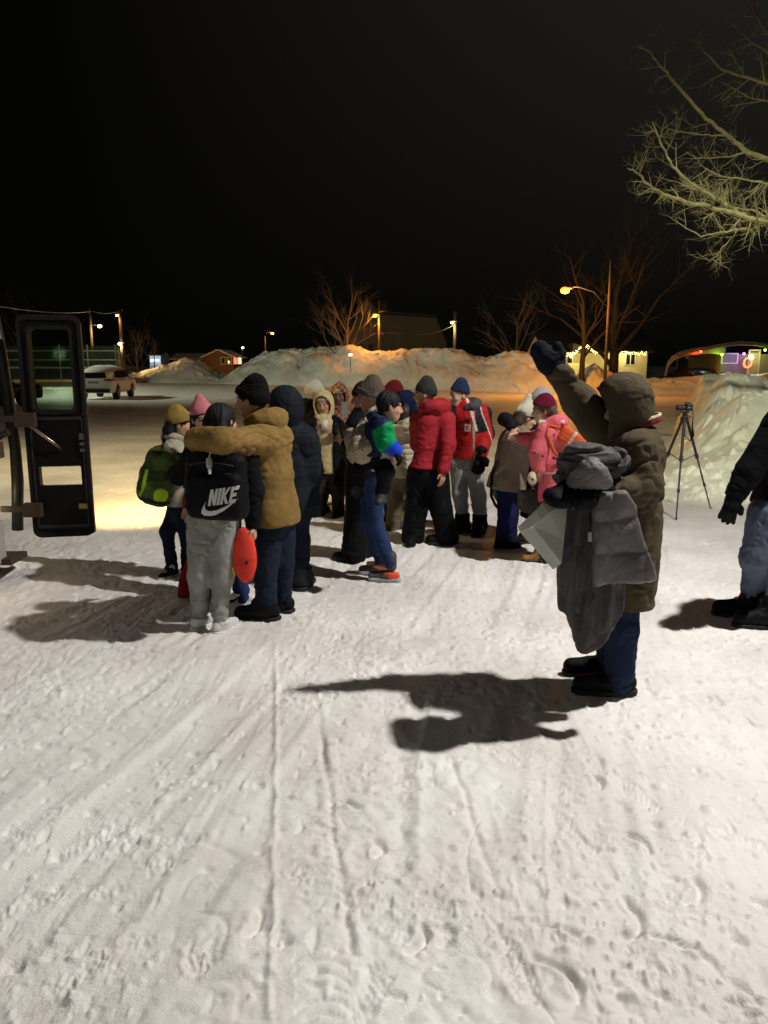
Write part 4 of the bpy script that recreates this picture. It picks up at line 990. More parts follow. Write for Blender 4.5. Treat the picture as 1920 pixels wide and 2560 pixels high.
    def shoe(h, q, m, high=.10, L=.27, fat=.0, sole=None, name='boot', col=None, z0=0, solecol=True, bulk=.012, white=0):
        j, g = h.j, h.g; a = j['a'+q].copy(); t = h.toe(q); gz = z0; L = L*g
        s = S(.007); heel = A(a[0], a[1], gz)-t*.045*g
        r = .036*g+fat
        sd = np.cross(t, EZ)
        s.ch([heel+EZ*(r+.012), heel+t*L*.42+EZ*(r+.010), heel+t*L*.80+EZ*(r*.8+.010)], [r, r*1.06, r*.98], .03)
        s.ch([heel+t*.045+EZ*.05, A(a[0], a[1], gz)+t*.015+EZ*(.07*g+.02), A(a[0], a[1], gz)+EZ*(.06*g+high)+(j['k'+q]-a)*A(1, 1, 0)*.25], [.040*g+fat, .043*g+bulk, .047*g+bulk], .03)
        s.cut(A(0, 0, -1), -(gz+.012)); s.cut(A(0, 0, 1), gz+.06*g+high)
        s.run().smooth(1, .4); s.fold(.004, .05, 5)
        o = s.out(name, m, h.o, h.b, col)
        s2 = S(.007); s2.ch([heel+EZ*.012, heel+t*L*.42+EZ*.012, heel+t*L*.80+EZ*.012], [r+.006, r*1.06+.006, r*.98+.006], .02)
        s2.cut(A(0, 0, 1), gz+.026); s2.cut(A(0, 0, -1), -(gz-.006)); s2.run()
        s2.out('sole', sole or M_sole, o, h.b); return o
    def boots(h, m, **k): return [h.shoe(q, m, **k) for q in 'lr']
    def beanie(h, m, tall=.12, name='hat', band=None, fluff=0, back=.0, peak=0, low=.028, wide=1., col=None, tilt=.25, pk=None):
        z = h.hs; s = S(.007); hd = h.hd
        s.ell(hd(0, -.014, .03), (.090*z*wide, .108*z*wide, .108*z), h.fr, .03)
        if tall > .10: s.cap(hd(0, -.02-back*.4, .05), hd(0, -.03-back, tall-(.03 if not peak else 0)), .078*z*wide, (.060 if not peak else .030)*z*wide, .05)
        n = h.HU*-1+h.HF*tilt; s.cut(n, hd(0, 0, low+0)@nrm(n)+.0)
        if band is None: s.run().smooth(1, .5)
        else: s.run().smooth(1, .5)
        s.fold(.003+fluff, .03, 9)
        o = s.out(name, m, h.o, h.b, col)
        if band is not False:
            s2 = S(.007); s2.ell(hd(0, -.014, .03), (.0965*z*wide, .1145*z*wide, .114*z), h.fr, .02)
            nn = nrm(n); c0 = hd(0, 0, low)@nn; s2.cut(nn, c0+.004); s2.cut(-nn, -(c0-.050*z)); s2.run()
            s2.out('brim', band or m, o, h.b)
        return o
    def hair(h, m, long=0, name='hair', short=False, col=None, seed=4, drop=None, w=1.):
        z = h.hs; s = S(.007); hd = h.hd
        s.ell(hd(0, -.020, .030), (.086*z*w, .100*z*w, .102*z), h.fr, .02)
        s.ell(hd(0, .095, -.035), (.072*z, .075*z, .085*z), h.fr, .02, 's')
        if short: n = h.HU*-1+h.HF*.55; s.cut(n, hd(0, 0, -.012)@nrm(n))
        if long:
            dr = np.array(drop, float) if drop is not None else -EZ*long-h.F*.04
            for x in (-.045, -.015, .015, .045): s.ch([hd(x, -.07, .0), hd(x*1.15, -.085, -.08), hd(x*1.2, -.08, -.08)+dr], [.045*z, .042*z, .018], .03)
        s.run(); P = s.V; q_ = (P-h.j['hc']); th_ = np.arctan2(q_@h.HR, q_@h.HF); r = 1-2*np.abs(n3(np.stack([np.cos(th_)*13, np.sin(th_)*13, P[:, 2]*9], 1), seed)); r2 = n3(np.stack([np.cos(th_)*5, np.sin(th_)*5, P[:, 2]*12], 1), seed+2); s.V = P+s.N*(r*.006+r2*.007)[:, None]
        return s.out(name, m, h.o, h.b, col)
    def hood(h, m, name='hood', big=1., opening=1., col=None, peak=0, fold=.006, trim=None, drape=1.):
        z = h.hs*big; s = S(.008); hd = lambda x, y, u: h.j['hc']+(h.HR*x+h.HF*y+h.HU*u)*z
        s.ell(hd(0, -.015, .02), (.116*z, .135*z, .142*z), h.fr, .03)
        if peak: s.cap(hd(0, .03, .09), hd(0, .0, .09+peak), .06*z, .03*z, .05)
        s.cap(hd(0, -.02, -.05), h.j['nk']+EZ*.0+(h.j['hc']-h.j['nk'])*A(.3, .3, 0), .105*z, .095*drape*z, .05)
        s.ell(hd(0, .035, .0), (.092*z, .115*z, .118*z), h.fr, .01, 's')
        s.ell(hd(0, .15*1, -.005), (.082*z*opening, .10*z, .112*z*opening), h.fr, .02, 's')
        s.run().smooth(2, .5).fold(fold, .07, 21)
        return s.out(name, m, h.o, h.b, col)
    def hood_down(h, m, name='hood', r=.05, col=None, inner=None):
        g = h.g; s = S(.009); nk = h.j['nk']
        pts = [nk+(h.F*cos(a)*.09+h.R*sin(a)*.115)*g+EZ*(.03-.035*cos(a)*.6)*g for a in np.linspace(.7, 2*pi-.7, 9)]
        rs_ = [r*g*(.55+.5*sin((i)/8*pi)) for i in range(9)]
        s.ch(pts, rs_, .03); s.cap(nk-h.F*.10*g-EZ*.01, nk-h.F*.12*g-EZ*.09*g, r*1.1*g, r*.6*g, .05, (h.F, .7))
        s.run().smooth(1, .5).fold(.007, .06, 33); return s.out(name, m, h.o, h.b, col)
    def glove(h, q, m, fat=.006, mitten=False, name='glove', cuff=.05, col=None, k=.004, scale=1.):
        j, g = h.j, h.g; s = S(.006); sg = 1 if q == 'r' else -1; hd = h.hands.get(q, {})
        d = nrm(np.array(hd.get('d', j['w'+q]-j['e'+q]), float)); n = np.array(hd.get('n', h.R*(-sg)+h.F*.3), float); n = nrm(n-d*(n@d)); w = j['w'+q]
        side = sg*-1 if 'flip' not in hd else sg
        if mitten:
            l = np.cross(d, n)*side; sc = g**.7*scale
            s.ch([w, w+d*.07*sc, w+d*.135*sc+n*.02], [.038*sc+fat, .050*sc+fat, .036*sc+fat], .02, (n, .62))
            s.ch([w+d*.03*sc+l*.03*sc, w+d*.06*sc+l*.062*sc, w+d*.10*sc+l*.072*sc], [.024*sc+fat*.6, .021*sc+fat*.6, .017*sc+fat*.6], .012)
        else: hand(s, w, d, n, side, hd.get('curl', .7), g**.7*1.05*scale, fat, hd.get('sp', 0), k)
        s.cap(w-d*cuff, w+d*.01, .046*g+fat*1.2, .040*g+fat, .02)
        s.run().smooth(1, .4).fold(.003, .04, 8)
        return s.out(name, m, h.o, h.b, col)

def Z(u, v, Y): return Q(u, v, Y)[2]
F_blk = fab('black_fabric', (.005, .005, .006)); F_blkp = fab('black_nylon', (.0045, .0045, .0055), rough=.65, spec=.10)
M_bboot = mat('black_boot', (.006, .006, .007), rough=.65, bump=(60, .4, .01), spec=.1); F_jean = fab('dark_jeans', (.011, .016, .030)); F_jean2 = fab('blue_jeans', (.020, .038, .105))
F_grey = fab('grey_sweatpants', (.25, .255, .235), bump=(60, .3, .008)); M_hair = mat('black_hair', (.006, .0055, .005), rough=.7, spec=.25); F_cream = fab('cream_knit', (.55, .48, .30), bump=(70, .5, .01))
M_wsole = mat('white_sole', (.6, .6, .58), rough=.7)
M_snk = mat('white_leather', (.58, .57, .58), rough=.5)

# ---- 1 girl with the black backpack
h = Hum('girl in grey sweatpants and white sneakers wearing the black backpack', (540, 1578), 1.50, -14, dict(hc=(556, 1056, .06), nk=(550, 1104, .02), pel=(533, 1272), sl=(492, 1138, .03), sr=(613, 1136, .0),
    hl=(502, 1292), hr=(565, 1292), kl=(497, 1440), kr=(556, 1446), al=(499, 1541, .06), ar=(551, 1558, -.03), el=(450, 1188, .16), wl=(492, 1180, .40), er=(631, 1232, .02), wr=(634, 1312, .0), tl=-28, tr=-30), face=(-30, -8, 12), skin='tan',
    hands=dict(r=dict(curl=1.3, n=A(-1, 0, .1)), l=dict(curl=.5)))
nike = h
h.hair(M_hair, .06, w=1.10); h.jacket(F_blk, .03, hem=Z(533, 1292, h.Y), fold=.007, sleeve=1.05, seed=2)
def stripe(V):
    C = np.tile((.25, .255, .235), (len(V), 1)); a = np.abs((V-h.j['hr'])@nrm(A(.75, -.65, 0))-.098) ; m = (V[:, 2] > .62) & ((V-h.j['hr'])@A(1, 0, 0) > .085) & ((V-h.j['hr'])@A(0, 1, 0) < .03); C[m] = (.5, .5, .5); return C
h.trousers(fab('grey_sweats_striped', (.25, .255, .235), bump=(60, .3, .008), attr=True), .023, .013, col=stripe, cuffr=.050, end=.04)
for q in 'lr':
    h.shoe(q, M_snk, high=.035, L=.255, fat=.004, sole=M_wsole, name='sneaker')
    s = S(.007); a = h.j['a'+q]; s.cap(a-EZ*.02, a+EZ*.065, .036, .040, .01); s.run().fold(.002, .02, 3); s.out('sock', mat('white_sock', (.55, .54, .50), bump=(80, .4, .005)), h.o, h.b)

# ---- 2 man in tan jacket
h = Hum('man in tan brown parka and black beanie, arm round the girl in grey sweatpants', (672, 1545), 1.74, 62, dict(hc=(628, 1000, .0), nk=(660, 1062), pel=(682, 1280), sl=(655, 1100, -.22), sr=(690, 1086, .15),
    el=(562, 1102, -.50), wl=(486, 1100, -.34), er=(700, 1185, .2), wr=(655, 1215, .35), hl=(668, 1296, -.05), hr=(700, 1292, .1), kl=(664, 1408, -.05), kr=(706, 1405, .10), al=(667, 1518, -.03), ar=(704, 1515, .15), tl=88, tr=80),
    face=(72, -6, 0), skin='tan', hands=dict(l=dict(d=A(-.8, .7, -.2), n=A(0, 1, -.2), curl=.6)))
tan = fab('tan_canvas', (.20, .125, .040), rough=.85)
h.jacket(tan, .040, hem=Z(680, 1308, h.Y), flare=.02, fold=.014, sleeve=1.02, seed=5, sq=.86, collar=.06, cuff=1.2)
h.hood_down(tan, r=.058)
h.trousers(F_jean, .024, .009, end=.12); h.boots(M_bboot, high=.17, L=.285, fat=.014, bulk=.030)
h.hair(M_hair, short=True, w=1.03); h.beanie(fab('black_knit', (.004, .004, .004), knit=40), .14, low=.02, fluff=.002, wide=1.10, tilt=.5, back=.02)

# ---- 3 child with mustard beanie
h = Hum('child in mustard yellow beanie and pale jacket carrying the green backpack', (440, 1440), 1.36, -70, dict(hc=(450, 1060, 0), nk=(440, 1100), pel=(446, 1255), al=(430, 1418, -.02), ar=(470, 1420, .1), kl=(418, 1330), kr=(466, 1335, .05), tl=150, tr=-60,
    sl=(424, 1122, .12), sr=(432, 1122, -.13), er=(455, 1180, -.14), wr=(500, 1165, -.05)), face=(-78, -8, 0), skin='tan', hs=.96)
h.jacket(fab('pale_jacket', (.34, .31, .25)), .026, hem=Z(440, 1262, h.Y), fold=.008, sleeve=1.1, seed=8); h.hair(M_hair, .06); h.trousers(F_jean, .008, .005); 
h.hood_down(fab('pale_hood', (.30, .27, .22)), r=.05)
for q in 'lr': o = h.shoe(q, M_bboot, high=.05, L=.25, sole=M_wsole, name='sneaker')
h.beanie(fab('mustard_knit', (.25, .175, .040), knit=45), .14, low=.02, wide=1.10, tilt=.35, back=.02)
a = h.j['al']; s = MB(); d_ = nrm(A(0, 0, CAMH)-a); d_[2] = 0; d_ = nrm(d_); s.tube([tuple(a+d_*.045+EZ*.01), tuple(a+d_*.056+EZ*.01)], [.024, .024], 14); s.build('badge', mat('white_patch', (.55, .55, .5)), h.o, pb=h.b)

# ---- 4 pink beanie
h = Hum('child in pink beanie peeking out beside the mustard beanie', (600, 1508), 1.47, 140, dict(hc=(508, 1046, .35), nk=(512, 1090, .35), pel=(560, 1290, .15), al=(610, 1496, -.02), ar=(560, 1500, .15), tl=95, tr=110), face=(-158, -8, -8), skin='light', hs=.98)
h.jacket(fab('red_dark_coat', (.20, .015, .015)), .025, fold=.007); h.hair(M_hair, .12); h.trousers(F_jean2, .012); h.boots(M_snk, high=.04, sole=M_wsole, name='sneaker', L=.27, fat=.004)
h.beanie(fab('pink_knit', (.55, .17, .20), knit=45), .165, low=.045, peak=1, tilt=.15)
a = h.j['al']; q_ = a*A(1, 1, 0)+A(-.07, -.062, .05); sw = [(-.06, -.005), (-.045, .018), (-.05, .0), (.0, .002), (.07, .045), (.0, -.018), (-.04, -.022)]
MB().add([q_+A(x, 0, z) for x, z in sw]+[q_+A(x, .006, z) for x, z in sw], [tuple(range(7))[::-1], tuple(range(7, 14))]+[(i, (i+1) % 7, 7+(i+1) % 7, 7+i) for i in range(7)]).build('side_mark', MATS['black_boot'], h.o, pb=h.b)

# ---- 5 navy coat
h = Hum('person in long navy hooded coat and jeans, back turned, right of the tan parka', (748, 1466), 1.74, 18, dict(hc=(711, 1020, 0), nk=(726, 1072), pel=(738, 1262), sl=(700, 1100), sr=(764, 1104), hr=(746, 1270), kr=(748, 1350, .0), ar=(755, 1438, -.04), hl=(722, 1275, .05), kl=(716, 1355, .05), al=(712, 1440, .12),
    er=(780, 1180, .02), wr=(768, 1248, .2), tl=5, tr=-10), face=(60, -10, 0), hands=dict())
nv = fab('navy_coat', (.010, .013, .019), rough=.8); h.jacket(nv, .042, hem=Z(738, 1292, h.Y), fold=.009, sleeve=1.08, seed=11, flare=.0); h.hood(nv, big=1.08); h.trousers(F_jean, .018, .009, end=.14)
h.boots(mat('fur_boot', (.012, .012, .014), bump=(90, 1, .02)), high=.11, L=.29, fat=.022, bulk=.04)

# ---- 6 white beanie behind
h = Hum('person in off-white beanie and black puffer jacket behind the cream hood', (778, 1280), 1.70, -50, dict(hc=(788, 982, 0), nk=(779, 1022)), face=(-75, -10, 0), skin='light')
h.jacket(F_blkp, .05, hem=Z(780, 1200, h.Y), fold=.010, sleeve=1.2, seed=13); h.hood_down(F_blkp, r=.07); h.trousers(F_blk); h.boots(M_bboot, high=.12); h.beanie(fab('offwhite_knit', (.50, .47, .38), knit=40), .13, low=.01, tilt=.4, wide=1.06)

# ---- 7 cream hoodie
h = Hum('person in cream hood and beanie under open black coat, facing the camera', (824, 1290), 1.58, 172, dict(hc=(809, 1010, 0), nk=(811, 1046), pel=(822, 1165), sl=(843, 1068), sr=(785, 1066), el=(862, 1098, -.02), wl=(818, 1076, -.25), er=(768, 1104, -.02), wr=(802, 1080, -.27), al=(846, 1278), ar=(800, 1274), kl=(843, 1225), kr=(803, 1222), tl=165, tr=150), face=(172, -14, -4), skin='tan', hands=dict(l=dict(d=A(-.9, -.2, .4), n=A(0, 1, 0)), r=dict(d=A(.8, -.2, .5), n=A(0, 1, .2))))
cream_ = fab('cream_fleece', (.52, .43, .22), bump=(60, .4, .01)); h.jacket(cream_, .018, hem=Z(822, 1181, h.Y), fold=.006, collar=0, name='sweatshirt', arms='', seed=15)
h.hood(cream_, big=1.08, opening=1.22, drape=1.1); h.beanie(fab('cream_rib', (.50, .44, .28), knit=50), .10, low=.055, tilt=.1, wide=.96)
def opn(s):
    s.box((h.j['pel']+h.j['nk'])/2+A(-.01, -.34, -.15), (.095, .28, .62), None, .03, .03, 's')
h.jacket(F_blkp, .050, hem=Z(822, 1212, h.Y), fold=.010, sleeve=.72, name='coat', post=None, collar=0, seed=16, pre=opn, width=1.08); h.trousers(fab('dark_brown_trousers', (.03, .022, .022)), .02, flare=.01); h.boots(M_bboot, high=.03)
dsm = MB()
for sx_ in (-1, 1): dsm.tube([tuple(h.hd(sx_*.05, .09, -.13)), tuple(h.hd(sx_*.055, .13, -.22)), tuple(h.hd(sx_*.06, .12, -.30))], .006, 6)
dsm.build('drawstring', fab('cord', (.55, .5, .35)), h.o, pb=h.b)
p = Q(811, 1063, h.Y-.30); ee = empty('paper_cup', tuple(p), 'white paper cup held below the cream hood', 'cup')
MB().tube([tuple(p-EZ*.05), tuple(p+EZ*.05)], [.028, .04], 16).build('cup_wall', mat('paper', (.6, .58, .52)), ee, pb=p, smooth=True)
MB().tube([tuple(p+EZ*.05), tuple(p+EZ*.058)], [.043, .040], 16).build('lid', mat('lid_white', (.65, .63, .58)), ee, pb=p)

# ---- 8 brown hood
h = Hum('person in rust brown plaid hood with white patterned headband', (828, 1262), 1.68, 178, dict(hc=(848, 990, 0), nk=(848, 1030), pel=(838, 1150)), face=(172, -6, 0), skin='brown')
def plaid(V):
    C = np.tile((.17, .055, .028), (len(V), 1)); a = (V[:, 0]+V[:, 2])/.075; b_ = (V[:, 0]-V[:, 2])/.075
    m = ((a % 1) < .10) | ((b_ % 1) < .10); C[m] = (.40, .28, .20); return C
pl = fab('rust_plaid', (.17, .055, .028), attr=True); h.jacket(pl, .03, fold=.006, col=plaid, seed=17); h.hood(pl, big=1.02, peak=.05, col=plaid, opening=.9); h.trousers(F_jean2); h.boots(MATS['black_boot'], high=.02, sole=M_wsole)
h.beanie(fab('dark_brown_knit', (.05, .022, .012)), .10, low=.045, tilt=.05, wide=.93, band=mat('white_band', (.6, .58, .5)))
# headband marks: ring H ring
def onband(x, u_): return h.hd(x, .0925-x*x*6.5, u_)
m = MB()
for cx_ in (-.032, .032):
    m.tube([tuple(onband(cx_+.013*cos(a), .066+.013*sin(a))+h.HF*.006) for a in np.linspace(0, 2*pi, 13)], .0035, 4)
for cx_ in (-.006, .006): m.tube([tuple(onband(cx_, .053)+h.HF*.006), tuple(onband(cx_, .078)+h.HF*.006)], .0028, 4)
m.tube([tuple(onband(-.006, .066)+h.HF*.006), tuple(onband(.006, .066)+h.HF*.006)], .0025, 4); m.build('headband_marks', M_sole, h.o, pb=h.b)
p = Q(862, 1025, h.Y-.3); ee = empty('phone', tuple(p), 'pale grey phone held upright beside the rust brown hood', 'phone'); MB().box(tuple(p), (.075, .012, .20), 0, .05).build('case', mat('grey_case', (.25, .26, .24), rough=.4), ee, pb=p); MB().box(tuple(p+A(0, .0075, 0)), (.068, .003, .185), 0, .05).build('screen', mat('black_glass', (.01, .01, .012), rough=.1), ee, pb=p)

# ---- 9 black coat facing left with phone hand
h9 = h = Hum('person in black jacket and wide black trousers half hidden behind the woman in jeans', (880, 1396), 1.66, 88, dict(hc=(908, 994, 0), nk=(900, 1042), pel=(898, 1215), sl=(890, 1066, -.12), el=(893, 1130, -.16), wl=(866, 1112, -.05), sr=(890, 1066, .14), er=(880, 1130, .2), wr=(862, 1105, .1), al=(885, 1385, -.04), ar=(905, 1378, .12), kl=(890, 1300), kr=(900, 1300, .1)), face=(88, -12, 0), skin='tan', hands=dict(l=dict(d=A(-.7, .3, .6), n=A(.3, .8, .5), curl=1.0)))
h.jacket(F_blk, .03, hem=Z(900, 1215, h.Y), fold=.008, seed=19, sleeve=1.05); h.trousers(F_blk, .03, flare=.045, end=0); h.boots(M_bboot, high=.03, L=.27); h.beanie(fab('maroon_dark', (.05, .01, .01)), .11, low=.02)
# ---- 12 dark red beanie
h = Hum('person in dark red knit beanie behind the carried boy', (990, 1305), 1.66, 60, dict(hc=(981, 985, 0), nk=(984, 1022)), face=(60, 0, 0)); h.jacket(fab('dark_coat', (.02, .02, .025)), .03, fold=.007); h.trousers(F_jean2, .03); h.boots(M_bboot)
h.beanie(fab('dark_red_knit', (.13, .010, .012), knit=40), .12, low=.01, wide=1.15)
# ---- 13 navy trapper hat, cream puffer
h = Hum('child in navy fur hat and cream puffer jacket behind the carried boy', (982, 1325), 1.50, -60, dict(hc=(1016, 1012, 0), nk=(1006, 1056), pel=(1003, 1180), al=(980, 1312), ar=(995, 1312, .1), kl=(990, 1250), kr=(998, 1250, .1), er=(1020, 1120, .15), wr=(1012, 1150, .25), el=(990, 1120, .1), wl=(1005, 1150, .25)), face=(-40, -5, 0), hands={})
cp_ = fab('cream_puffer', (.52, .47, .34), bump=(30, .4, .02))
def puff(s):
    a = np.sin(s.V[:, 2]*2*pi/.13); s.V += s.N*(np.abs(a)**.5*.014-.008)[:, None]
h.jacket(cp_, .05, hem=Z(1003, 1190, h.Y), fold=.007, sleeve=1.1, seed=22, post=puff); h.trousers(fab('khaki_trousers', (.14, .11, .065)), .03, .012); h.boots(mat('grey_boot', (.04, .045, .055), bump=(60, .4, .01)), high=.08, fat=.01)
h.hair(mat('brown_hair', (.05, .035, .025), rough=.5), .16)
s = S(.008); hd = h.hd; s.ell(hd(0, -.01, .045), (.115, .13, .115), h.fr, .03); 
for e in (-1, 1): s.ch([hd(e*.085, -.01, .03), hd(e*.095, .0, -.06), hd(e*.08, .0, -.11)], [.045, .045, .03], .03)
s.cap(hd(-.05, .10, .07), hd(.05, .10, .07), .035, .035, .02); s.ell(hd(0, .12, -.05), (.066, .12, .09), h.fr, .01, 's'); s.run().smooth(1); s.V += s.N*(n3(s.V*120, 3)*.005+n3(s.V*40, 4)*.006)[:, None]; s.out('hat', fab('navy_fur', (.010, .018, .055), bump=(120, 1, .02)), h.o, h.b)

# ---- 10 woman with the child
h10 = h = Hum('woman in cream fleece, blue jeans and orange-heeled sneakers carrying the small boy', (962, 1445), 1.64, 86, dict(hc=(925, 993, .02), nk=(938, 1046, .02), pel=(930, 1178), sl=(932, 1076, -.18), sr=(934, 1070, .16), el=(906, 1124, -.42), wl=(957, 1138, -.44), er=(900, 1128, .12), wr=(879, 1088, .05),
    hl=(936, 1190, -.06), hr=(926, 1190, .08), kl=(940, 1312, -.05), kr=(922, 1305, .08), al=(978, 1410, -.08), ar=(952, 1402, .14), tl=80, tr=84), face=(82, -16, 0), skin='tan', hands=dict(r=dict(d=A(-.9, -.05, .35), n=A(.1, .9, -.2), curl=.8), l=dict(curl=.5)), sex='f')
cf = fab('cream_fur', (.42, .37, .28), bump=(50, .9, .03))
h.jacket(cf, .040, hem=Z(930, 1172, h.Y), fold=.014, sleeve=1.25, seed=25, fs=.06); h.hood_down(fab('grey_brown_scarf', (.07, .06, .055)), name='scarf', r=.05)
h.trousers(F_jean2, .004, .0045, fs=.05); h.beanie(fab('taupe_knit', (.085, .060, .048), knit=30), .14, low=.015, tilt=.55, wide=1.12, back=.03, band=fab('taupe_band', (.10, .10, .11)))
snk = mat('grey_mesh', (.10, .10, .11), rough=.8, attr=True, bump=(90, .4, .006))
for q in 'lr':
    a = h.j['a'+q]; t = h.toe(q)
    def cc(V, a=a, t=t):
        C = np.tile((.09, .09, .10), (len(V), 1)); x_ = (V-a)@t; m_ = (x_ < .02) & (V[:, 2] < .085); C[m_] = (.75, .09, .035); m2_ = (np.abs(x_-.045) < .012) & (V[:, 2] > .055); C[m2_] = (.7, .09, .04); return C
    h.shoe(q, snk, high=.02, L=.265, fat=.0, sole=mat('grey_sole', (.40, .38, .38)), name='sneaker', col=cc, bulk=.004)
    s = S(.007); s.cap(a-EZ*.02, a+EZ*.07, .046, .046, .01); s.run(); s.out('sock', fab('dark_sock', (.07, .07, .075)), h.o, h.b)
p = Q(851, 1072, h.Y+.03); ee = empty('phone', tuple(p), 'dark phone held out by the woman in the cream fleece', 'phone'); MB().box(tuple(p), (.014, .075, .16), 0, 0, -.25).build('case', MATS['black_boot'], ee, pb=p); MB().box(tuple(p+A(.0085, 0, 0)), (.003, .068, .148), 0, 0, -.25).build('screen', mat('black_glass', (.01, .01, .012), rough=.1), ee, pb=p)
# ---- 11 small boy
h = Hum('small carried boy with short black hair in navy, green and blue jacket', (945, 1400), 1.12, -78, dict(hc=(974, 1018, -.22), nk=(948, 1052, -.22), pel=(938, 1132, -.22), sr=(958, 1070, -.34), er=(968, 1104, -.36), wr=(987, 1126, -.36), sl=(950, 1062, -.10), el=(965, 1085, .12), wl=(960, 1100, .25),
    hr=(945, 1142, -.26), kr=(964, 1180, -.32), ar=(954, 1236, -.30), hl=(928, 1142, -.16), kl=(900, 1172, -.18), al=(892, 1218, -.18), tr=(-.2, -.6, -.2), tl=(.3, -.6, -.3)), face=(-76, -8, 0), Y=6.2, skin='tan', hs=.93, hands=dict(r=dict(d=A(.6, 0, -.8), n=A(-.8, .1, -.5), curl=.8)))
hb = h
def boy(V):
    C = np.tile((.010, .018, .055), (len(V), 1)); s0, e0, w0 = h.j['sr'], h.j['er'], h.j['wr']
    d1 = np.linalg.norm(V-(s0+(e0-s0)*.25), axis=1); u_ = (V-s0)@nrm(w0-s0); near_ = V[:, 1] < h.j['pel'][1]-.055
    arm = np.zeros(len(V), bool)
    for (a, b_) in ((s0, e0), (e0, w0)):
        ab = b_-a; t = np.clip(((V-a)@ab)/(ab@ab), 0, 1); arm |= np.linalg.norm(V-a-t[:, None]*ab, axis=1) < .092
    C[arm] = (.0, .24, .07); C[arm & (np.linalg.norm(V-w0, axis=1) < .085)] = (.01, .05, .55); C[arm & (u_ < -.02)] = (.010, .018, .055)
    return C
jk = fab('navy_green_nylon', (.01, .02, .05), attr=True, rough=.6); h.jacket(jk, .034, hem=h.j['pel'][2]-.02, fold=.009, sleeve=1.02, col=boy, seed=31, cuff=1.25); h.hood_down(fab('navy_nylon', (.010, .018, .055), rough=.6), name='collar', r=.045)
h.trousers(F_blkp, .02, .009); h.glove('r', F_blk, fat=.007)
for q in 'lr': h.shoe(q, mat('snow_boot', (.03, .032, .035), rough=.6), high=.05, L=.20, fat=.008, z0=h.j['a'+q][2]-.065, bulk=.010)
h.hair(M_hair, short=True, w=1.0)

# ---- 14 man in red jacket
h = Hum('man in plain red hooded jacket, dark grey beanie and black snow trousers', (1082, 1358), 1.73, 50, dict(hc=(1062, 986, 0), nk=(1082, 1028), pel=(1068, 1168), sr=(1114, 1050, -.05), sl=(1048, 1050, .08), er=(1120, 1112, -.14), wr=(1108, 1176, -.22), el=(1045, 1110, .2), wl=(1068, 1150, .3), hl=(1048, 1182, .02), hr=(1088, 1182), kl=(1040, 1268), kr=(1104, 1272, -.02), al=(1030, 1345, -.0), ar=(1122, 1345, -.02), tl=172, tr=95), face=(78, -4, 0), skin='tan', hands=dict(r=dict(d=A(-.05, -.05, -1), n=A(-.8, .6, 0), curl=.35)))
red = fab('red_nylon', (.30, .018, .028), rough=.7); h.jacket(red, .030, hem=Z(1070, 1168, h.Y), fold=.009, seed=35, sleeve=1.05); h.hood_down(red, r=.072)
h.trousers(F_blkp, .040, .011, flare=.018, end=.05); h.boots(M_bboot, high=.08, L=.29, fat=.010); h.beanie(fab('charcoal_knit', (.035, .038, .032), knit=40), .155, low=.015, tilt=.4, back=.0, band=False, wide=1.0)
# ---- 15 man in red and black jacket
h = Hum('man in red and black ski jacket, navy beanie and big black gloves', (1178, 1332), 1.72, 128, dict(hc=(1147, 988, 0), nk=(1165, 1022), pel=(1166, 1142), sl=(1202, 1036, -.02), sr=(1137, 1036, .02), el=(1214, 1086, -.08), wl=(1203, 1136, -.20), er=(1132, 1090, .1), wr=(1135, 1130, .1), hl=(1184, 1160), hr=(1146, 1160), kl=(1196, 1232), kr=(1150, 1232), al=(1201, 1310, -.03), ar=(1158, 1304, .03), tl=160, tr=120), face=(118, -6, 6), skin='light', hands=dict(l=dict(d=A(-.12, 0, -1), n=A(-.3, 1, 0), curl=.45)))
def rj(V):
    C = np.tile((.38, .014, .016), (len(V), 1)); j = h.j; q = V-j['nk']; x_ = V[:, 0]; z_ = V[:, 2]
    ab = j['el']-j['sl']; t = ((V-j['sl'])@ab)/(ab@ab); xa = (V-(j['sl']+np.clip(t, 0, 2)[:, None]*ab))[:, 0]
    arm = x_ > j['sl'][0]-.075
    C[arm & (xa < -.010+.03*t) & (t < .95) & (t > -.35)] = (.015, .015, .018)
    C[arm & (np.abs(xa+.006-.03*t) < .006) & (t < 1.7)] = (.55, .5, .45)
    C[arm & (xa > .062)] = (.018, .015, .018)
    st = np.abs(x_-(j['sl'][0]-.095-.10*(j['nk'][2]-z_)*-.35)) < .010; C[st & (z_ < j['nk'][2]-.02)] = (.30, .27, .25)
    C[(x_ < j['sr'][0]+.01) & (z_ > j['nk'][2]-.16)] = (.015, .015, .018)
    wp = (np.abs(x_-(j['nk'][0]+.035+.28*(j['nk'][2]-z_))) < .014) & (z_ > j['nk'][2]-.22) & (V[:, 1] < j['nk'][1]-.02); C[wp] = (.55, .52, .45)
    return C
h.jacket(fab('red_ski', (.38, .014, .016), attr=True, rough=.6, var=.12), .036, hem=Z(1166, 1145, h.Y), fold=.010, col=rj, seed=37, sleeve=1.10, vox=.008); h.hood_down(fab('grey_hood', (.06, .06, .065)), r=.06)
h.trousers(fab('grey_sweats_ski', (.30, .31, .315)), .014, .012, end=.10); h.boots(M_bboot, high=.15, L=.30, fat=.018, bulk=.034); h.glove('l', F_blkp, fat=.015, k=.012, cuff=.04, scale=1.25); h.glove('r', F_blkp, fat=.016, cuff=.07)
h.beanie(fab('navy_knit', (.022, .035, .085), knit=45), .155, low=.035, tilt=.35, band=False)
p = h.j['nk']*.45+h.j['pel']*.55; Yc_ = None
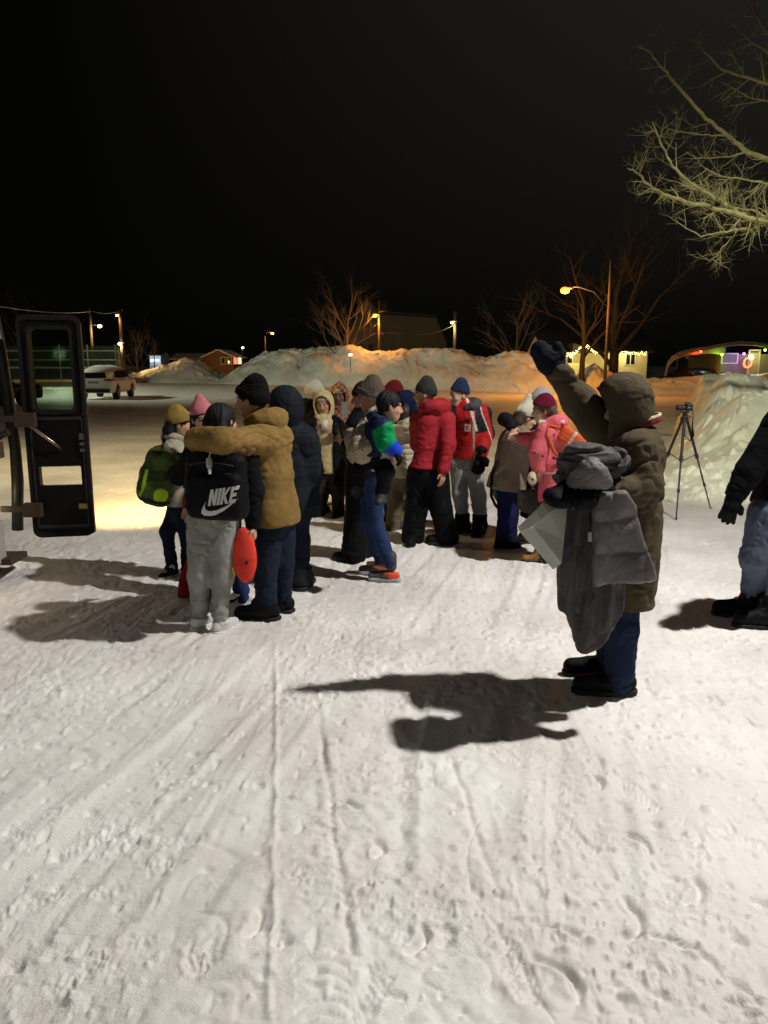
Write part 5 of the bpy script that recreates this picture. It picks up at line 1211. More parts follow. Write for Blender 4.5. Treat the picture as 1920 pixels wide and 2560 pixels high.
def chest(u_, v_, w_, hh, name, mt_, off=.004):
    d = nrm(ray(u_, v_)); V_ = h15.V; c0 = A(0, 0, CAMH); rel = V_-c0; t = rel@d; dist = np.linalg.norm(rel-t[:, None]*d, axis=1); k_ = np.nonzero(dist < .02)[0]; k_ = k_[np.argmin(t[k_])]; q = V_[k_]-d*.008
    n_ = A(-.45, -.9, .1); n_ = nrm(n_); r_ = nrm(np.cross(EZ, n_)); up_ = np.cross(n_, r_)
    P_ = [q+r_*a+up_*b_ for a, b_ in ((-w_, -hh), (w_, -hh), (w_, hh), (-w_, hh))]
    MB().add([a-n_*.006 for a in P_]+[a+n_*off for a in P_], [(0, 1, 2, 3)[::-1], (4, 5, 6, 7), (0, 1, 5, 4), (1, 2, 6, 5), (2, 3, 7, 6), (3, 0, 4, 7)]).build(name, mt_, h.o, pb=h.b); return q, r_, up_, n_
h15 = h.last
q, r_, up_, n_ = chest(1166, 1073, .030, .036, 'chest_patch', mat('patch_grey', (.36, .33, .27)))
MB().add([q+r_*a+up_*b_+n_*.008 for a, b_ in ((-.016, .012), (-.004, .022), (.012, .018), (.006, .004), (.010, -.012), (-.004, -.022), (-.006, -.004))], [tuple(range(7))]).build('patch_emblem', mat('emblem_red', (.2, .03, .03)), h.o, pb=h.b)
chest(1166, 1045, .042, .009, 'chest_strip', mat('strip_dark', (.05, .03, .035)))
# ---- 16 woman white beanie
h16 = h = Hum('woman in tall white knit beanie, taupe coat and navy trousers leaning into a hug', (1258, 1366), 1.60, -84, dict(hc=(1316, 1044, 0), nk=(1298, 1080), pel=(1268, 1205), sr=(1302, 1098, -.14), er=(1340, 1128, -.16), wr=(1385, 1120, .0), sl=(1298, 1098, .14), el=(1340, 1120, .2), wl=(1380, 1110, .2), kr=(1266, 1282, -.06), ar=(1254, 1352, -.06), kl=(1276, 1280, .08), al=(1275, 1350, .10), hr=(1266, 1220, -.06), hl=(1272, 1220, .08), tr=-95, tl=-85), face=(-80, -22, 0), skin='light')
h.jacket(fab('taupe_coat', (.19, .155, .115)), .046, hem=Z(1262, 1222, h.Y), flare=.035, fold=.008, seed=41, sleeve=1.2, sq=.9, fs=.13); h.trousers(fab('royal_navy', (.010, .010, .052)), .022, .006, end=.02); h.boots(M_bboot, high=.02, L=.27)
h.hair(mat('brown_hair', (.05, .035, .025)), .22, drop=A(-.12, 0, -.26)); h.beanie(fab('white_knit', (.62, .60, .47), knit=45), .20, low=.02, tilt=.3, peak=1, back=.03, wide=1.02)
# ---- 18 person in grey cap behind, black sleeve round her shoulders
h = Hum('person in pale grey cap, hand on the shoulder of the white-beanie woman', (1345, 1355), 1.60, 80, dict(hc=(1352, 1005, 0), nk=(1352, 1050), sl=(1330, 1068, -.02), el=(1262, 1048, -.22), wl=(1278, 1066, -.52), pel=(1340, 1200)), face=(95, -12, 0), skin='light', hands=dict(l=dict(d=A(.35, -.1, -.95), n=A(-.2, 1, 0), curl=.35)))
h.jacket(fab('dark_jacket', (.007, .008, .011), rough=.7), .024, hem=Z(1340, 1290, h.Y), fold=.008, seed=43, sleeve=.92, flare=.03); h.trousers(fab('olive_trousers', (.10, .085, .06)), .02); h.boots(fab('tan_boot', (.30, .16, .05)), high=.05, fat=.005)
h.beanie(fab('pale_grey_knit', (.40, .40, .42), knit=60), .11, low=.03, tilt=.1, wide=1.05)
# ---- 17 girl in pink spotted hoodie
h = Hum('girl in pink black-spotted hooded jacket and maroon beanie wearing the orange backpack', (1372, 1405), 1.46, 78, dict(hc=(1358, 1026, .02), nk=(1378, 1066), pel=(1382, 1235), sl=(1364, 1085, -.14), el=(1348, 1128, -.17), wl=(1346, 1172, -.17), sr=(1368, 1085, .14), er=(1335, 1100, .25), wr=(1300, 1095, .25), al=(1352, 1392, -.02), ar=(1395, 1388, .1), tl=85, tr=70), face=(92, -10, 0), skin='light', hands=dict(l=dict(d=A(-.2, -.05, -1), n=A(-1, .1, 0), curl=.9)))
spots = np.array([[random.Random(i).uniform(-.35, .35), random.Random(i+99).uniform(-.3, .3), random.Random(i+7).uniform(.45, 1.35)] for i in range(420)])+A(h.b[0], h.b[1], 0)
def pink(V):
    C = np.tile((.62, .12, .15), (len(V), 1)); d = np.full(len(V), 9.)
    for i, sp in enumerate(spots):
        dd = np.linalg.norm((V-sp)*A(1, 1, 1.2), axis=1)/(.011+.010*((i*7) % 5)/4); d = np.minimum(d, dd)
    C[d < 1] = (.03, .012, .02); zc_ = Z(1385, 1178, h.Y); C[(np.abs(V[:, 2]-zc_) < .008) & (V[:, 0] > h.j['nk'][0]-.12)] = (.6, .5, .45); return C
pk = fab('pink_fleece', (.62, .12, .15), attr=True, bump=(60, .5, .01)); h.jacket(pk, .034, hem=Z(1382, 1256, h.Y), fold=.008, col=pink, seed=45, sleeve=1.12, vox=.008, collar=0); h.hood_down(pk, r=.075, col=pink)
s = S(.008); s.ch([h.j['nk']+h.F*.10+h.R*x_+EZ*.045-A(0, 0, abs(x_)*.1) for x_ in (-.12, -.06, 0, .06, .12)], [.018]*5, .01); s.ch([h.j['nk']-h.R*.12+h.F*y_+EZ*.045 for y_ in (.10, .0, -.10)], [.018]*3, .01); s.run().fold(.004, .02, 4); s.out('hood_trim', fab('white_fleece', (.6, .55, .48), bump=(90, 1, .02)), h.o, h.b)
h.trousers(F_jean, .015); h.boots(MATS['tan_boot'], high=.08, L=.25, fat=.008); h.hair(mat('light_brown_hair', (.10, .07, .045)), .03)
h.beanie(fab('maroon_knit', (.13, .008, .025), knit=40), .12, low=.035, tilt=.45, wide=1.12, band=False)
brn = fab('brown_mitten', (.16, .095, .045)); h.glove('l', brn, fat=.012, mitten=True, cuff=.03)
w = h.j['wl']; s = S(.007); s.ell(w+A(-.055, -.03, -.075), (.045, .04, .06), None, .01); s.run().fold(.003, .03, 2)
o = s.out('mitten_toy', fab('cream_plush', (.55, .45, .32)), h.o, h.b); MB().ball(tuple(w+A(-.06, -.068, -.085)), .012, 8).build('eye', M_sole, o, pb=h.b)

# ---- 19 waving man
h19 = h = Hum('man in olive brown hooded parka waving a raised navy mitten', (1530, 1725), 1.76, 88, dict(hc=(1568, 1024, .02), nk=(1580, 1080, .02), pel=(1572, 1370), sl=(1592, 1130, -.15), sr=(1546, 1108, .14), el=(1610, 1228, -.22), wl=(1478, 1232, -.35), er=(1444, 998, .16), wr=(1393, 930, .12),
    hl=(1570, 1395, -.06), hr=(1560, 1395, .07), kl=(1556, 1570, -.06), kr=(1548, 1560, .09), al=(1548, 1712, -.03), ar=(1520, 1668, .20), tl=88, tr=82), face=(76, -8, 0), skin='tan', hands=dict(r=dict(n=A(0, 1, 0), curl=.25), l=dict(curl=1.0, n=A(0, .3, -1))))
olv = fab('olive_parka', (.070, .055, .032), rough=.85, bump=(60, .3, .01))
h.jacket(olv, .040, pre=lambda s: s.cap(h.j['sr'], h.j['sr']*.5+h.j['er']*.5, .125, .098, .07), hem=Z(1572, 1508, h.Y), fold=.0115, sleeve=1.08, seed=51, sq=.84, collar=.07, vox=.009, fs=.10, flare=-.02)
h.j['hc'] = h.j['hc']+A(-.035, 0, .0); h.hood(olv, big=1.17, opening=.74, fold=.008, drape=1.05)
h.j['hc'] = h.j['hc']+A(.035, 0, 0)
s = S(.008); nk = h.j['nk']
h.trousers(fab('indigo_jeans', (.013, .021, .052)), .022, .009, end=.03); h.boots(M_bboot, high=.05, L=.31, fat=.012)
h.glove('r', fab('navy_mitten', (.008, .011, .017)), fat=.014, mitten=True, cuff=.07, scale=1.08); h.glove('l', F_blkp, fat=.026, mitten=True, cuff=.06, scale=1.35)
def ringband(c, nn, r, t, name, mt_, sqv=.86):
    nn = nrm(nn); a = nrm(np.cross(nn, A(0, 1, 0))); b_ = np.cross(nn, a); s = S(.007)
    s.ch([c+(a*cos(k)*r+b_*sin(k)*r*sqv) for k in np.linspace(0, 2*pi, 17)], [t]*17, .005); s.run().fold(.002, .03, 1); s.out(name, mt_, h.o, h.b)
ringband(h.j['nk']+A(.02, 0, .045), A(-.25, 0, 1), .118, .014, 'collar_trim', fab('red_scarf', (.22, .02, .03)))
ringband(h.j['nk']+A(.015, 0, .068), A(-.22, 0, 1), .125, .009, 'hood_trim', fab('cream_trim', (.50, .45, .28)))

# ---- 20 man at the right edge
h20 = h = Hum('man in black jacket, black gloves and faded blue jeans cut off by the right edge', (1880, 1552), 1.78, 84, dict(hc=(2010, 960, 0), nk=(1992, 1022), pel=(1938, 1262), sl=(1948, 1062, -.18), el=(1872, 1180, -.20), wl=(1834, 1245, -.22), sr=(1985, 1062, .16), hl=(1915, 1285, -.07), hr=(1950, 1285, .07), kl=(1888, 1392, -.12), kr=(1955, 1395, .0), al=(1885, 1490, .12), ar=(1938, 1535, -.12), tl=84, tr=88), face=(85, 0, 0), hands=dict(l=dict(d=A(-.25, 0, -1), n=A(.5, 1, 0), curl=.35, sp=.08)))
h.jacket(F_blk, .040, hem=Z(1938, 1262, h.Y), fold=.009, sleeve=1.02, seed=61); h.hood_down(F_blk, r=.06); h.trousers(fab('faded_jeans', (.085, .100, .145)), .026, .013, end=.06); h.boots(M_bboot, high=.16, L=.33, fat=.018, bulk=.036)
h.glove('l', F_blkp, fat=.007, k=.003, cuff=.09); h.hair(M_hair, short=True); h.beanie(F_blk, .12)
# ================================================================ THINGS HELD AND STANDING
def poly_slab(name, label, cat, pts, Y, th, mt_, rd=.012, bulge=0, fold=.006, fs=.08, vox=.008, quilt=None, seed=1, group=None, extra=None, kids=None, base=None, st=(1, 1, .6)):
    """pts = outline in photo pixels, hung in a curved sheet around distance Y (callable of x,z) """
    y0 = Y if not callable(Y) else None
    P = [];
    for (u, v) in pts:
        yy = y0 if y0 is not None else Y(0, 0); q = Q(u, v, yy); P.append((q[0], q[2]))
    s = S(vox); s.prism(P, Y, th, rd, .01, bulge)
    if extra: extra(s)
    s.run().smooth(1, .4)
    if quilt: quilt(s)
    if fold: s.fold(fold, fs, seed, st)
    b = s.V.mean(0) if base is None else base; b = A(b[0], b[1], s.V[:, 2].min())
    o = s.out(name, mt_, None, b)
    return tag(o, label, cat, group), b, s
Yn = nike.Y
# black backpack with the white mark
R1, F1 = nike.R, nike.F; fr = [R1, F1, EZ]
c = Q(544, 1216, Yn-.16); s = S(.008)
s.box(c, (.205, .075, .215), fr, .07, .03); s.box(c-F1*.05+EZ*-.05, (.19, .06, .15), fr, .05, .03)
s.cap(c+EZ*.16-R1*.08, c+EZ*.16+R1*.08, .07, .07, .04)
s.run().smooth(2, .5).fold(.006, .10, 3)
bpb = c+F1*.08-EZ*.24; root = empty('backpack', tuple(bpb), 'black backpack with large white mark and lettering on the girl in grey sweatpants', 'backpack')
s.out('bag_body', F_blkp, root, bpb); bag = s
def onbag(a, b_, off=.004):
    """point on the back face of the bag at local a (right), b_ (up)"""
    q = bag.V-c; x_ = q@R1; z_ = q[:, 2]; y_ = q@F1; m_ = (np.abs(x_-a) < .014) & (np.abs(z_-b_) < .014)
    yy = y_[m_].min() if m_.any() else -.11
    return c+R1*a+EZ*b_+F1*(yy-off)
def decal(polys, name, mt_, shear=.22, par=root, pb=bpb, res=.009, off=.003):
    V = []; Fc = []
    for poly in polys:
        P = np.array(poly); x0, z0 = P.min(0); x1, z1 = P.max(0)
        # triangulated strip sampling: fan of small quads clipped by polygon -> use tessellated ngon with densified edge
        E = []
        for i in range(len(P)):
            a, b_ = P[i], P[(i+1) % len(P)]; n = max(1, int(np.linalg.norm(b_-a)/res))
            for k in range(n): E.append(a+(b_-a)*k/n)
        from mathutils.geometry import tessellate_polygon
        tris = tessellate_polygon([[Vector((e[0], e[1], 0)) for e in E]]); o = len(V)
        V += [onbag(e[0], e[1], off) for e in E]; Fc += [tuple(o+i for i in t) for t in tris]
    V = np.array(V); Vb = V+F1*.002; n = len(V)
    return mk(name, np.concatenate([V, Vb]), Fc+[tuple(i+n for i in f[::-1]) for f in Fc], mt_, par, pb, False)
def L(ch, x, w, z0, z1, t):
    H_ = z1-z0
    R = {'N': [[(0, 0), (t, 0), (t, .55), (w-t, 0), (w, 0), (w, 1), (w-t, 1), (w-t, .45), (t, 1), (0, 1)]],
         'I': [[(0, 0), (t, 0), (t, 1), (0, 1)]],
         'K': [[(0, 0), (t, 0), (t, .36), (w-t*1.05, 0), (w, 0), (t*1.6, .52), (w, 1), (w-t*1.05, 1), (t, .64), (t, 1), (0, 1)]],
         'E': [[(0, 0), (w, 0), (w, .22), (t, .22), (t, .40), (w*.9, .40), (w*.9, .60), (t, .60), (t, .78), (w, .78), (w, 1), (0, 1)]]}[ch]
    out = []
    for p in R: out.append([(x+a+.22*b_*H_, z0+b_*H_+.16*(x+a)) for a, b_ in p])
    return out
M_logo = mat('white_print', (.62, .62, .62), rough=.6)
z0, z1 = -.105, .000; x0 = -.012
polys = L('N', x0, .052, z0, z1, .018)+L('I', x0+.058, .018, z0, z1, .018)+L('K', x0+.082, .056, z0, z1, .018)+L('E', x0+.142, .042, z0, z1, .017)
decal(polys, 'lettering', M_logo, off=.008)
sw = [(-.060, -.155), (-.048, -.115), (-.022, -.078), (-.035, -.108), (-.028, -.132), (.000, -.140), (.05, -.130), (.12, -.098), (.190, -.050), (.15, -.090), (.09, -.135), (.035, -.163), (-.01, -.172), (-.045, -.170)]
decal([sw], 'curved_mark', M_logo, off=.007)
for sg in (-1, 1):
    m = MB(); q = [c+R1*sg*.12+EZ*.20+F1*.05, c+R1*sg*.13+EZ*.235+F1*.16, c+R1*sg*.14+EZ*.10+F1*.30, c+R1*sg*.15-EZ*.1+F1*.22]; m.tube([tuple(p) for p in q], .02, 6); m.build('strap', F_blk, root, pb=bpb, smooth=True)
z_ = [onbag(a_, .165-.9*a_*a_, .006) for a_ in np.linspace(-.15, .15, 13)]
MB().tube([tuple(q) for q in z_], .004, 5).build('zip', mat('zip_dark', (.03, .03, .032), rough=.4, spec=.4), root, pb=bpb, smooth=True)
MB().tube([tuple(onbag(.10, .10, .006)), tuple(onbag(.155, .095, .006))], .003, 5).build('pocket_zip', MATS['zip_dark'], root, pb=bpb)
MB().tube([tuple(c+F1*.04+EZ*.20+R1*x_+EZ*(.05-abs(x_)*1.0)) for x_ in (-.045, -.02, 0, .02, .045)], .009, 6).build('top_handle', F_blk, root, pb=bpb, smooth=True)
# hanging bottle
p = onbag(.005, .155, .03); bt = empty('sanitizer_bottle', tuple(p), 'tiny clear bottle with white cap hanging from the black backpack', 'bottle')
MB().tube([tuple(p+EZ*k) for k in (.045, .035, .0, -.02, -.028)], [.010, .019, .020, .017, .008], 12).build('bottle_body', mat('clear_plastic', (.6, .62, .62), rough=.15, trans=.6, spec=.6), bt, pb=p, smooth=True)
MB().tube([tuple(p-EZ*.028), tuple(p-EZ*.060)], [.010, .009], 10).build('cap', mat('white_cap', (.7, .7, .68)), bt, pb=p); MB().tube([tuple(p+EZ*.045), tuple(p+EZ*.07+F1*.02), tuple(p+EZ*.085+F1*.03)], .004, 5).build('loop', M_wsole, bt, pb=p)
# red cap-like pouch in her hand
p = Q(612, 1392, Yn-.04); b = A(p[0], p[1], p[2]-.18); rt = empty('red_pouch', tuple(b), 'bright orange-red padded pouch with small tag beside the grey sweatpants', 'pouch')
s = S(.007); s.ell(p, (.080, .040, .182), None, .02); s.cap(p+EZ*.12, p+EZ*.16, .055, .04, .03, (A(0, 1, 0), .6)); s.run().smooth(1).fold(.004, .10, 9); s.out('pouch_body', fab('coral_fleece', (.70, .055, .035), bump=(80, .4, .008)), rt, b)
MB().box(tuple(p+A(.018, -.045, -.03)), (.020, .006, .026), 0, 0, .1).build('tag', mat('tag_black', (.03, .025, .02)), rt, pb=b); MB().box(tuple(p+A(-.078, -.0, -.10)), (.012, .02, .06), 0, 0, -.2).build('lime_strip', mat('lime', (.55, .60, .05)), rt, pb=b)
# red tote behind her legs
o, b, s = poly_slab('tote_bag', 'dark red cloth bag standing on the snow behind the grey sweatpants', 'bag', [(446, 1490), (527, 1494), (527, 1440), (500, 1385), (474, 1385), (452, 1440)], 5.75, .07, fab('dark_red_cloth', (.22, .012, .015)), .03, .02)
# green backpack
c3 = Q(402, 1190, 6.32); tt = nrm(A(.28, 0, 1)); rr_ = nrm(np.cross(A(0, 1, 0), tt)); f3 = [rr_, A(0, 1, 0), tt]
s = S(.008); s.box(c3, (.135, .15, .245), f3, .09, .03); s.box(c3-rr_*.07-tt*.06+A(0, 0, 0), (.09, .13, .13), f3, .06, .04); s.box(c3+rr_*.02-A(0, .12, 0)-tt*.13, (.07, .06, .08), f3, .04, .03); s.cap(c3+tt*.2, c3+tt*.27+rr_*.06, .06, .035, .04)
def gb(V):
    q = V-c3; a = q@rr_; b_ = q@tt; y_ = q[:, 1]; C = np.tile((.085, .135, .035), (len(V), 1))
    C[n3(V*11, 5) > .2] = (.035, .050, .018)
    C[(((a-.07)/.050)**2+((b_+.125)/.062)**2 < 1) & (y_ < -.08)] = (.60, .85, .03); C[(np.abs(a+.085) < .014) & (np.abs(b_+.03-.3*(a+.08)) < .085) & (y_ < -.03)] = (.50, .75, .04)
    C[(b_ < -.17)] = (.018, .022, .012); C[(np.abs(a+.06-.2*b_) < .010) & (b_ > -.18) & (b_ < -.06) & (y_ < 0)] = (.45, .65, .04); return C
bb3 = c3+tt*-.25; rt = empty('backpack', tuple(bb3), 'olive green backpack with lime panels on the child in the mustard beanie', 'backpack')
s.run().smooth(1).fold(.010, .09, 12); s.out('bag_body', fab('olive_nylon', (.05, .08, .025), attr=True, rough=.6), rt, bb3, gb)
for yy in (-.11, .10):
    MB().tube([tuple(c3+tt*.22+rr_*.08+A(0, yy, 0)), tuple(c3+tt*.24+rr_*.17+A(0, yy, 0)), tuple(c3+tt*.14+rr_*.25+A(0, yy*1.1, 0)), tuple(c3+tt*-.02+rr_*.24+A(0, yy*1.1, 0))], .022, 6).build('strap', fab('olive_strap', (.035, .05, .02)), rt, pb=bb3, smooth=True)
# orange backpack
c4 = Q(1432, 1102, 6.85); tt = nrm(A(.62, 0, -.42)); nn_ = nrm(A(.42, 0, .62))
f4 = [tt, A(0, 1, 0), nn_]; s = S(.008); s.box(c4, (.165, .14, .075), f4, .035, .02)
def ob(V):
    q = V-c4; a = q@tt; b_ = q@nn_; C = np.tile((.55, .095, .025), (len(V), 1)); C[(np.abs(a-.125) < .012) | (np.abs(a+.05) < .012)] = (.42, .40, .40); C[np.abs(b_-.02-.3*q[:, 1]) < .004] = (.3, .05, .02); return C
bb4 = c4-EZ*.1; rt = empty('backpack', tuple(bb4), 'orange backpack with grey reflective bands on the girl in the pink spotted jacket', 'backpack')
s.run().smooth(1, .4).fold(.005, .1, 5); s.out('bag_body', fab('orange_nylon', (.55, .095, .025), attr=True, rough=.6), rt, bb4, ob)
for yy in (-.12, .10): MB().tube([tuple(Q(1400, 1070, 6.85+yy)), tuple(Q(1372, 1062, 6.82+yy)), tuple(Q(1366, 1085, 6.80+yy)), tuple(Q(1385, 1130, 6.78+yy)), tuple(Q(1405, 1150, 6.85+yy))], .016, 6).build('strap', fab('orange_strap', (.5, .09, .03)), rt, pb=bb4, smooth=True)
# green bag hanging behind the woman in taupe
o, b, s = poly_slab('shoulder_bag', 'black and bright green bag hanging behind the woman in the taupe coat', 'bag', [(1234, 1205), (1252, 1212), (1254, 1262), (1240, 1250), (1231, 1235)], 7.5, .05, fab('green_canvas', (.07, .22, .03)), .02, .01)
MB().tube([tuple(Q(a, b_, 7.42)) for a, b_ in ((1243, 1150), (1230, 1190), (1228, 1240), (1238, 1262), (1250, 1275))], .016, 6).build('strap', F_blk, o, pb=b, smooth=True)
# grey-brown coat hanging between
o, b, s = poly_slab('folded_coat', 'grey-brown fleece garment hanging between the taupe coat and the white paper bag', 'coat', [(1298, 1225), (1345, 1222), (1350, 1285), (1320, 1282), (1294, 1272)], 7.2, .05, fab('grey_fleece', (.09, .08, .065), bump=(60, .8, .02)), .03, .02, .01)

# ---- coats over the waving man's arm
Y9 = h19.Y
G1 = fab('grey_shell', (.062, .058, .057), rough=.65, spec=.25, bump=(25, .5, .02)); G2 = fab('grey_quilt', (.125, .115, .12), rough=.6, spec=.3, bump=(22, .5, .02))
def quilt(ang, step, amp=.011):
    def f(s):
        a = s.V[:, 0]*cos(ang)+s.V[:, 2]*sin(ang)+n3(s.V*6, 3)*.012; b_ = -s.V[:, 0]*sin(ang)+s.V[:, 2]*cos(ang)+n3(s.V*6, 8)*.012
        da = np.abs((a/step) % 1-.5)*step; db = np.abs((b_/step) % 1-.5)*step; da = step/2-da; db = step/2-db
        s.V = s.V+s.N*A(.35, 1, .35)*(amp*np.minimum(np.clip(da/.05, 0, 1), np.clip(db/.05, 0, 1))**.45-amp*.5)[:, None]
    return f
Yc1 = lambda x, z: (Y9-.31)+.038*np.abs(np.sin(x*17+z*1.5))**.6+.018*np.sin(x*61-z*4)
o, b, s = poly_slab('draped_coat', 'long dark grey coat draped over a forearm of the waving man', 'coat',
    [(1440, 1215), (1520, 1235), (1560, 1260), (1572, 1330), (1568, 1400), (1566, 1470), (1560, 1540), (1540, 1580), (1500, 1625), (1462, 1638), (1446, 1636), (1432, 1580), (1416, 1540), (1400, 1530), (1396, 1450), (1400, 1340), (1425, 1260)], Yc1, .026, G1, .012, .004, .007, .07, quilt=quilt(.75, .22, .013), st=(1.2, 1, .22))
Yc2 = lambda x, z: (Y9-.40)+.018*np.sin(x*23-z*7)
o2, b2, s2 = poly_slab('quilted_jacket', 'grey quilted jacket hanging over the long draped coat', 'jacket',
    [(1486, 1232), (1560, 1225), (1590, 1262), (1604, 1330), (1622, 1395), (1638, 1440), (1636, 1450), (1560, 1456), (1520, 1462), (1484, 1470), (1482, 1380), (1480, 1300)], Yc2, .030, G2, .014, .006, .004, .05, quilt=quilt(.06, .165, .022), st=(1, 1, .5))
p = Q(1478, 1342, Y9-.40); MB().box(tuple(p), (.028, .012, .045), .1).build('care_label', mat('label_white', (.5, .5, .45)), o, pb=b)
s = S(.008); c9 = Q(1468, 1178, Y9-.30)
s.ell(Q(1452, 1160, Y9-.30), (.125, .11, .105), None, .04); s.ell(Q(1505, 1158, Y9-.28), (.14, .10, .085), None, .05)
s.ch([Q(1425, 1170, Y9-.30), Q(1406, 1188, Y9-.3)], [.07, .05], .04)
s.run().smooth(1).fold(.020, .10, 41, (.35, .8, 1.7)); bq = c9-EZ*.12; o3 = s.out('bundled_hood', G1, None, bq); tag(o3, 'bundled dark grey hood and sleeve piled on a forearm of the waving man', 'coat')
s = S(.007); s.ch([Q(1440, 1200, Y9-.42), Q(1475, 1185, Y9-.44), Q(1512, 1198, Y9-.44)], [.045, .062, .040], .04); s.run().smooth(1).fold(.014, .05, 44, (.6, 1, 2)); s.out('sleeve', G2, o3, bq)
# white paper bag
def Qv(u, v, dy): return Q(u, v, Y9+dy)
o_ = Qv(1428, 1262, -.30)
A_, B_, C_, D_ = Qv(1300, 1330, -.44), Qv(1332, 1316, -.50), Qv(1404, 1408, -.50), Qv(1383, 1424, -.42)
E_, F_, = Qv(1372, 1282, -.46), Qv(1410, 1350, -.42)
T0, T1, T2 = Qv(1294, 1318, -.34), Qv(1340, 1275, -.26), Qv(1420, 1255, -.30); T3 = Qv(1352, 1262, -.40); BB = Qv(1400, 1400, -.26)
pts = [A_, B_, C_, D_, E_, F_, T0, T1, T2, T3, BB]
Fb = [(0, 3, 2, 1), (1, 2, 5, 4), (4, 5, 8, 9), (0, 6, 10, 3), (6, 7, 10), (7, 8, 10), (8, 5, 10), (5, 2, 10), (2, 3, 10), (9, 8, 7)]
bs = BB-EZ*.02; rt = empty('paper_bag', tuple(bs), 'creased white paper bag hanging from the glove of the waving man', 'bag')
m = MB().add(pts, Fb); ob_ = m.build('bag_wall', mat('white_paper', (.78, .79, .75), rough=.6, bump=(14, .5, .02)), rt, pb=bs)
pm = MATS['white_paper']; nt = pm.node_tree; tb_ = nt.nodes.new('ShaderNodeBsdfTranslucent'); tb_.inputs[0].default_value = (.75, .76, .72, 1); mx_ = nt.nodes.new('ShaderNodeMixShader'); mx_.inputs[0].default_value = .68; nt.links.new(nt.nodes['Principled BSDF'].outputs[0], mx_.inputs[1]); nt.links.new(tb_.outputs[0], mx_.inputs[2]); nt.links.new(mx_.outputs[0], nt.nodes['Material Output'].inputs['Surface'])
so = ob_.modifiers.new('thick', 'SOLIDIFY'); so.thickness = .003
MB().tube([tuple(T2), tuple(Qv(1432, 1235, -.30)), tuple(Qv(1428, 1215, -.30)), tuple(T3)], .004, 6).build('handle', mat('cord_white', (.5, .5, .45)), rt, pb=bs)

# ================================================================ tripod with camera
def px(u, v, Y): return Q(u, v, Y)
f1, f2, f3_ = G(1690, 1299), G(1777, 1274), G(1619, 1258); Yt = (f1[1]+f2[1]+f3_[1])/3; ap = Q(1711, 1050, Yt); tb = A(ap[0], ap[1], 0)
rt = empty('camera_tripod', tuple(tb), 'black camera tripod with three spread legs on the snow before the near snow bank', 'tripod')
TM = mat('tripod_black', (.018, .018, .02), rough=.45, spec=.5)
for k, f_ in enumerate((f1, f2, f3_)):
    a = ap+nrm((f_-ap)*A(1, 1, 0))*.035; d = f_-a; m = MB()
    m.tube([tuple(a), tuple(a+d*.38)], .017, 8); m.tube([tuple(a+d*.37), tuple(a+d*.42)], .023, 8); lg = m.build('leg', TM, rt, pb=tb, smooth=False)
    m = MB().tube([tuple(a+d*.40), tuple(a+d*.72)], .011, 8); m.tube([tuple(a+d*.70), tuple(a+d*.735)], .017, 8); m.tube([tuple(a+d*.73), tuple(a+d*.99)], .0085, 8); m.build('lower_tube', mat('tripod_grey', (.06, .058, .055), rough=.4, metal=.5), lg, pb=tb)
    MB().ball(tuple(f_+EZ*.012), .018, 8, (1, 1, .7)).build('rubber_foot', TM, lg, pb=tb)
    MB().tube([tuple(a+d*.38), tuple(ap-EZ*.50)], .006, 6).build('brace', TM, rt, pb=tb)
MB().tube([tuple(ap+EZ*.05), tuple(ap-EZ*.52)], .013, 8).build('centre_column', TM, rt, pb=tb)
m = MB().tube([tuple(ap-EZ*.03), tuple(ap+EZ*.03), tuple(ap+EZ*.05)], [.045, .05, .03], 12); m.tube([tuple(ap+EZ*.05), tuple(ap+EZ*.085)], [.026, .03], 10); m.box(tuple(ap+EZ*.095), (.09, .06, .015)); m.tube([tuple(ap+A(.03, 0, .06)), tuple(ap+A(.07, -.03, .03))], .007, 6); m.build('head', TM, rt, pb=tb)
cc_ = ap+A(0, 0, .150); rc = empty('photo_camera', tuple(cc_-EZ*.045), 'black camera with lens pointing left mounted on the tripod', 'camera')
s = S(.004); s.box(cc_+A(.035, 0, 0), (.038, .066, .042), None, .015, .01); s.box(cc_+A(.03, 0, .045), (.03, .028, .02), None, .01, .015); s.cap(cc_+A(.045, -.055, -.01), cc_+A(.01, -.055, -.01), .02, .02, .01); s.run().smooth(1); s.out('camera_body', TM, rc, cc_-EZ*.045)
m = MB().tube([tuple(cc_+A(x_, .005, -.003)) for x_ in (.0, -.03, -.035, -.085, -.09, -.10)], [.030, .030, .034, .036, .038, .038], 20); ln = m.build('lens', TM, rc, pb=cc_-EZ*.045, smooth=False); MB().tube([tuple(cc_+A(-.1005, .005, -.003)), tuple(cc_+A(-.1015, .005, -.003))], .031, 20).build('front_glass', mat('lens_glass', (.01, .01, .02), rough=.05), ln, pb=cc_-EZ*.045)
m = MB().tube([tuple(cc_+A(.06, -.04, .02)), tuple(cc_+A(.085, -.05, -.10)), tuple(cc_+A(.08, -.05, -.22)), tuple(cc_+A(.10, -.05, -.33)), tuple(cc_+A(.07, -.05, -.40)), tuple(cc_+A(.0, -.05, -.34)), tuple(cc_+A(-.005, -.05, -.2))], [.005, .005, .009, .018, .008, .005, .004], 6); m.build('neck_strap', F_blk, rc, pb=cc_-EZ*.045, smooth=True)

# ================================================================ coach with open door at the left edge
YD = 6.75
def D(u, v, dy=0): return Q(u, v, YD+dy)
cb = A(-4.6, 2.0, 0); rt = empty('coach', tuple(cb), 'coach at the left edge with its narrow black front door swung open', 'bus')
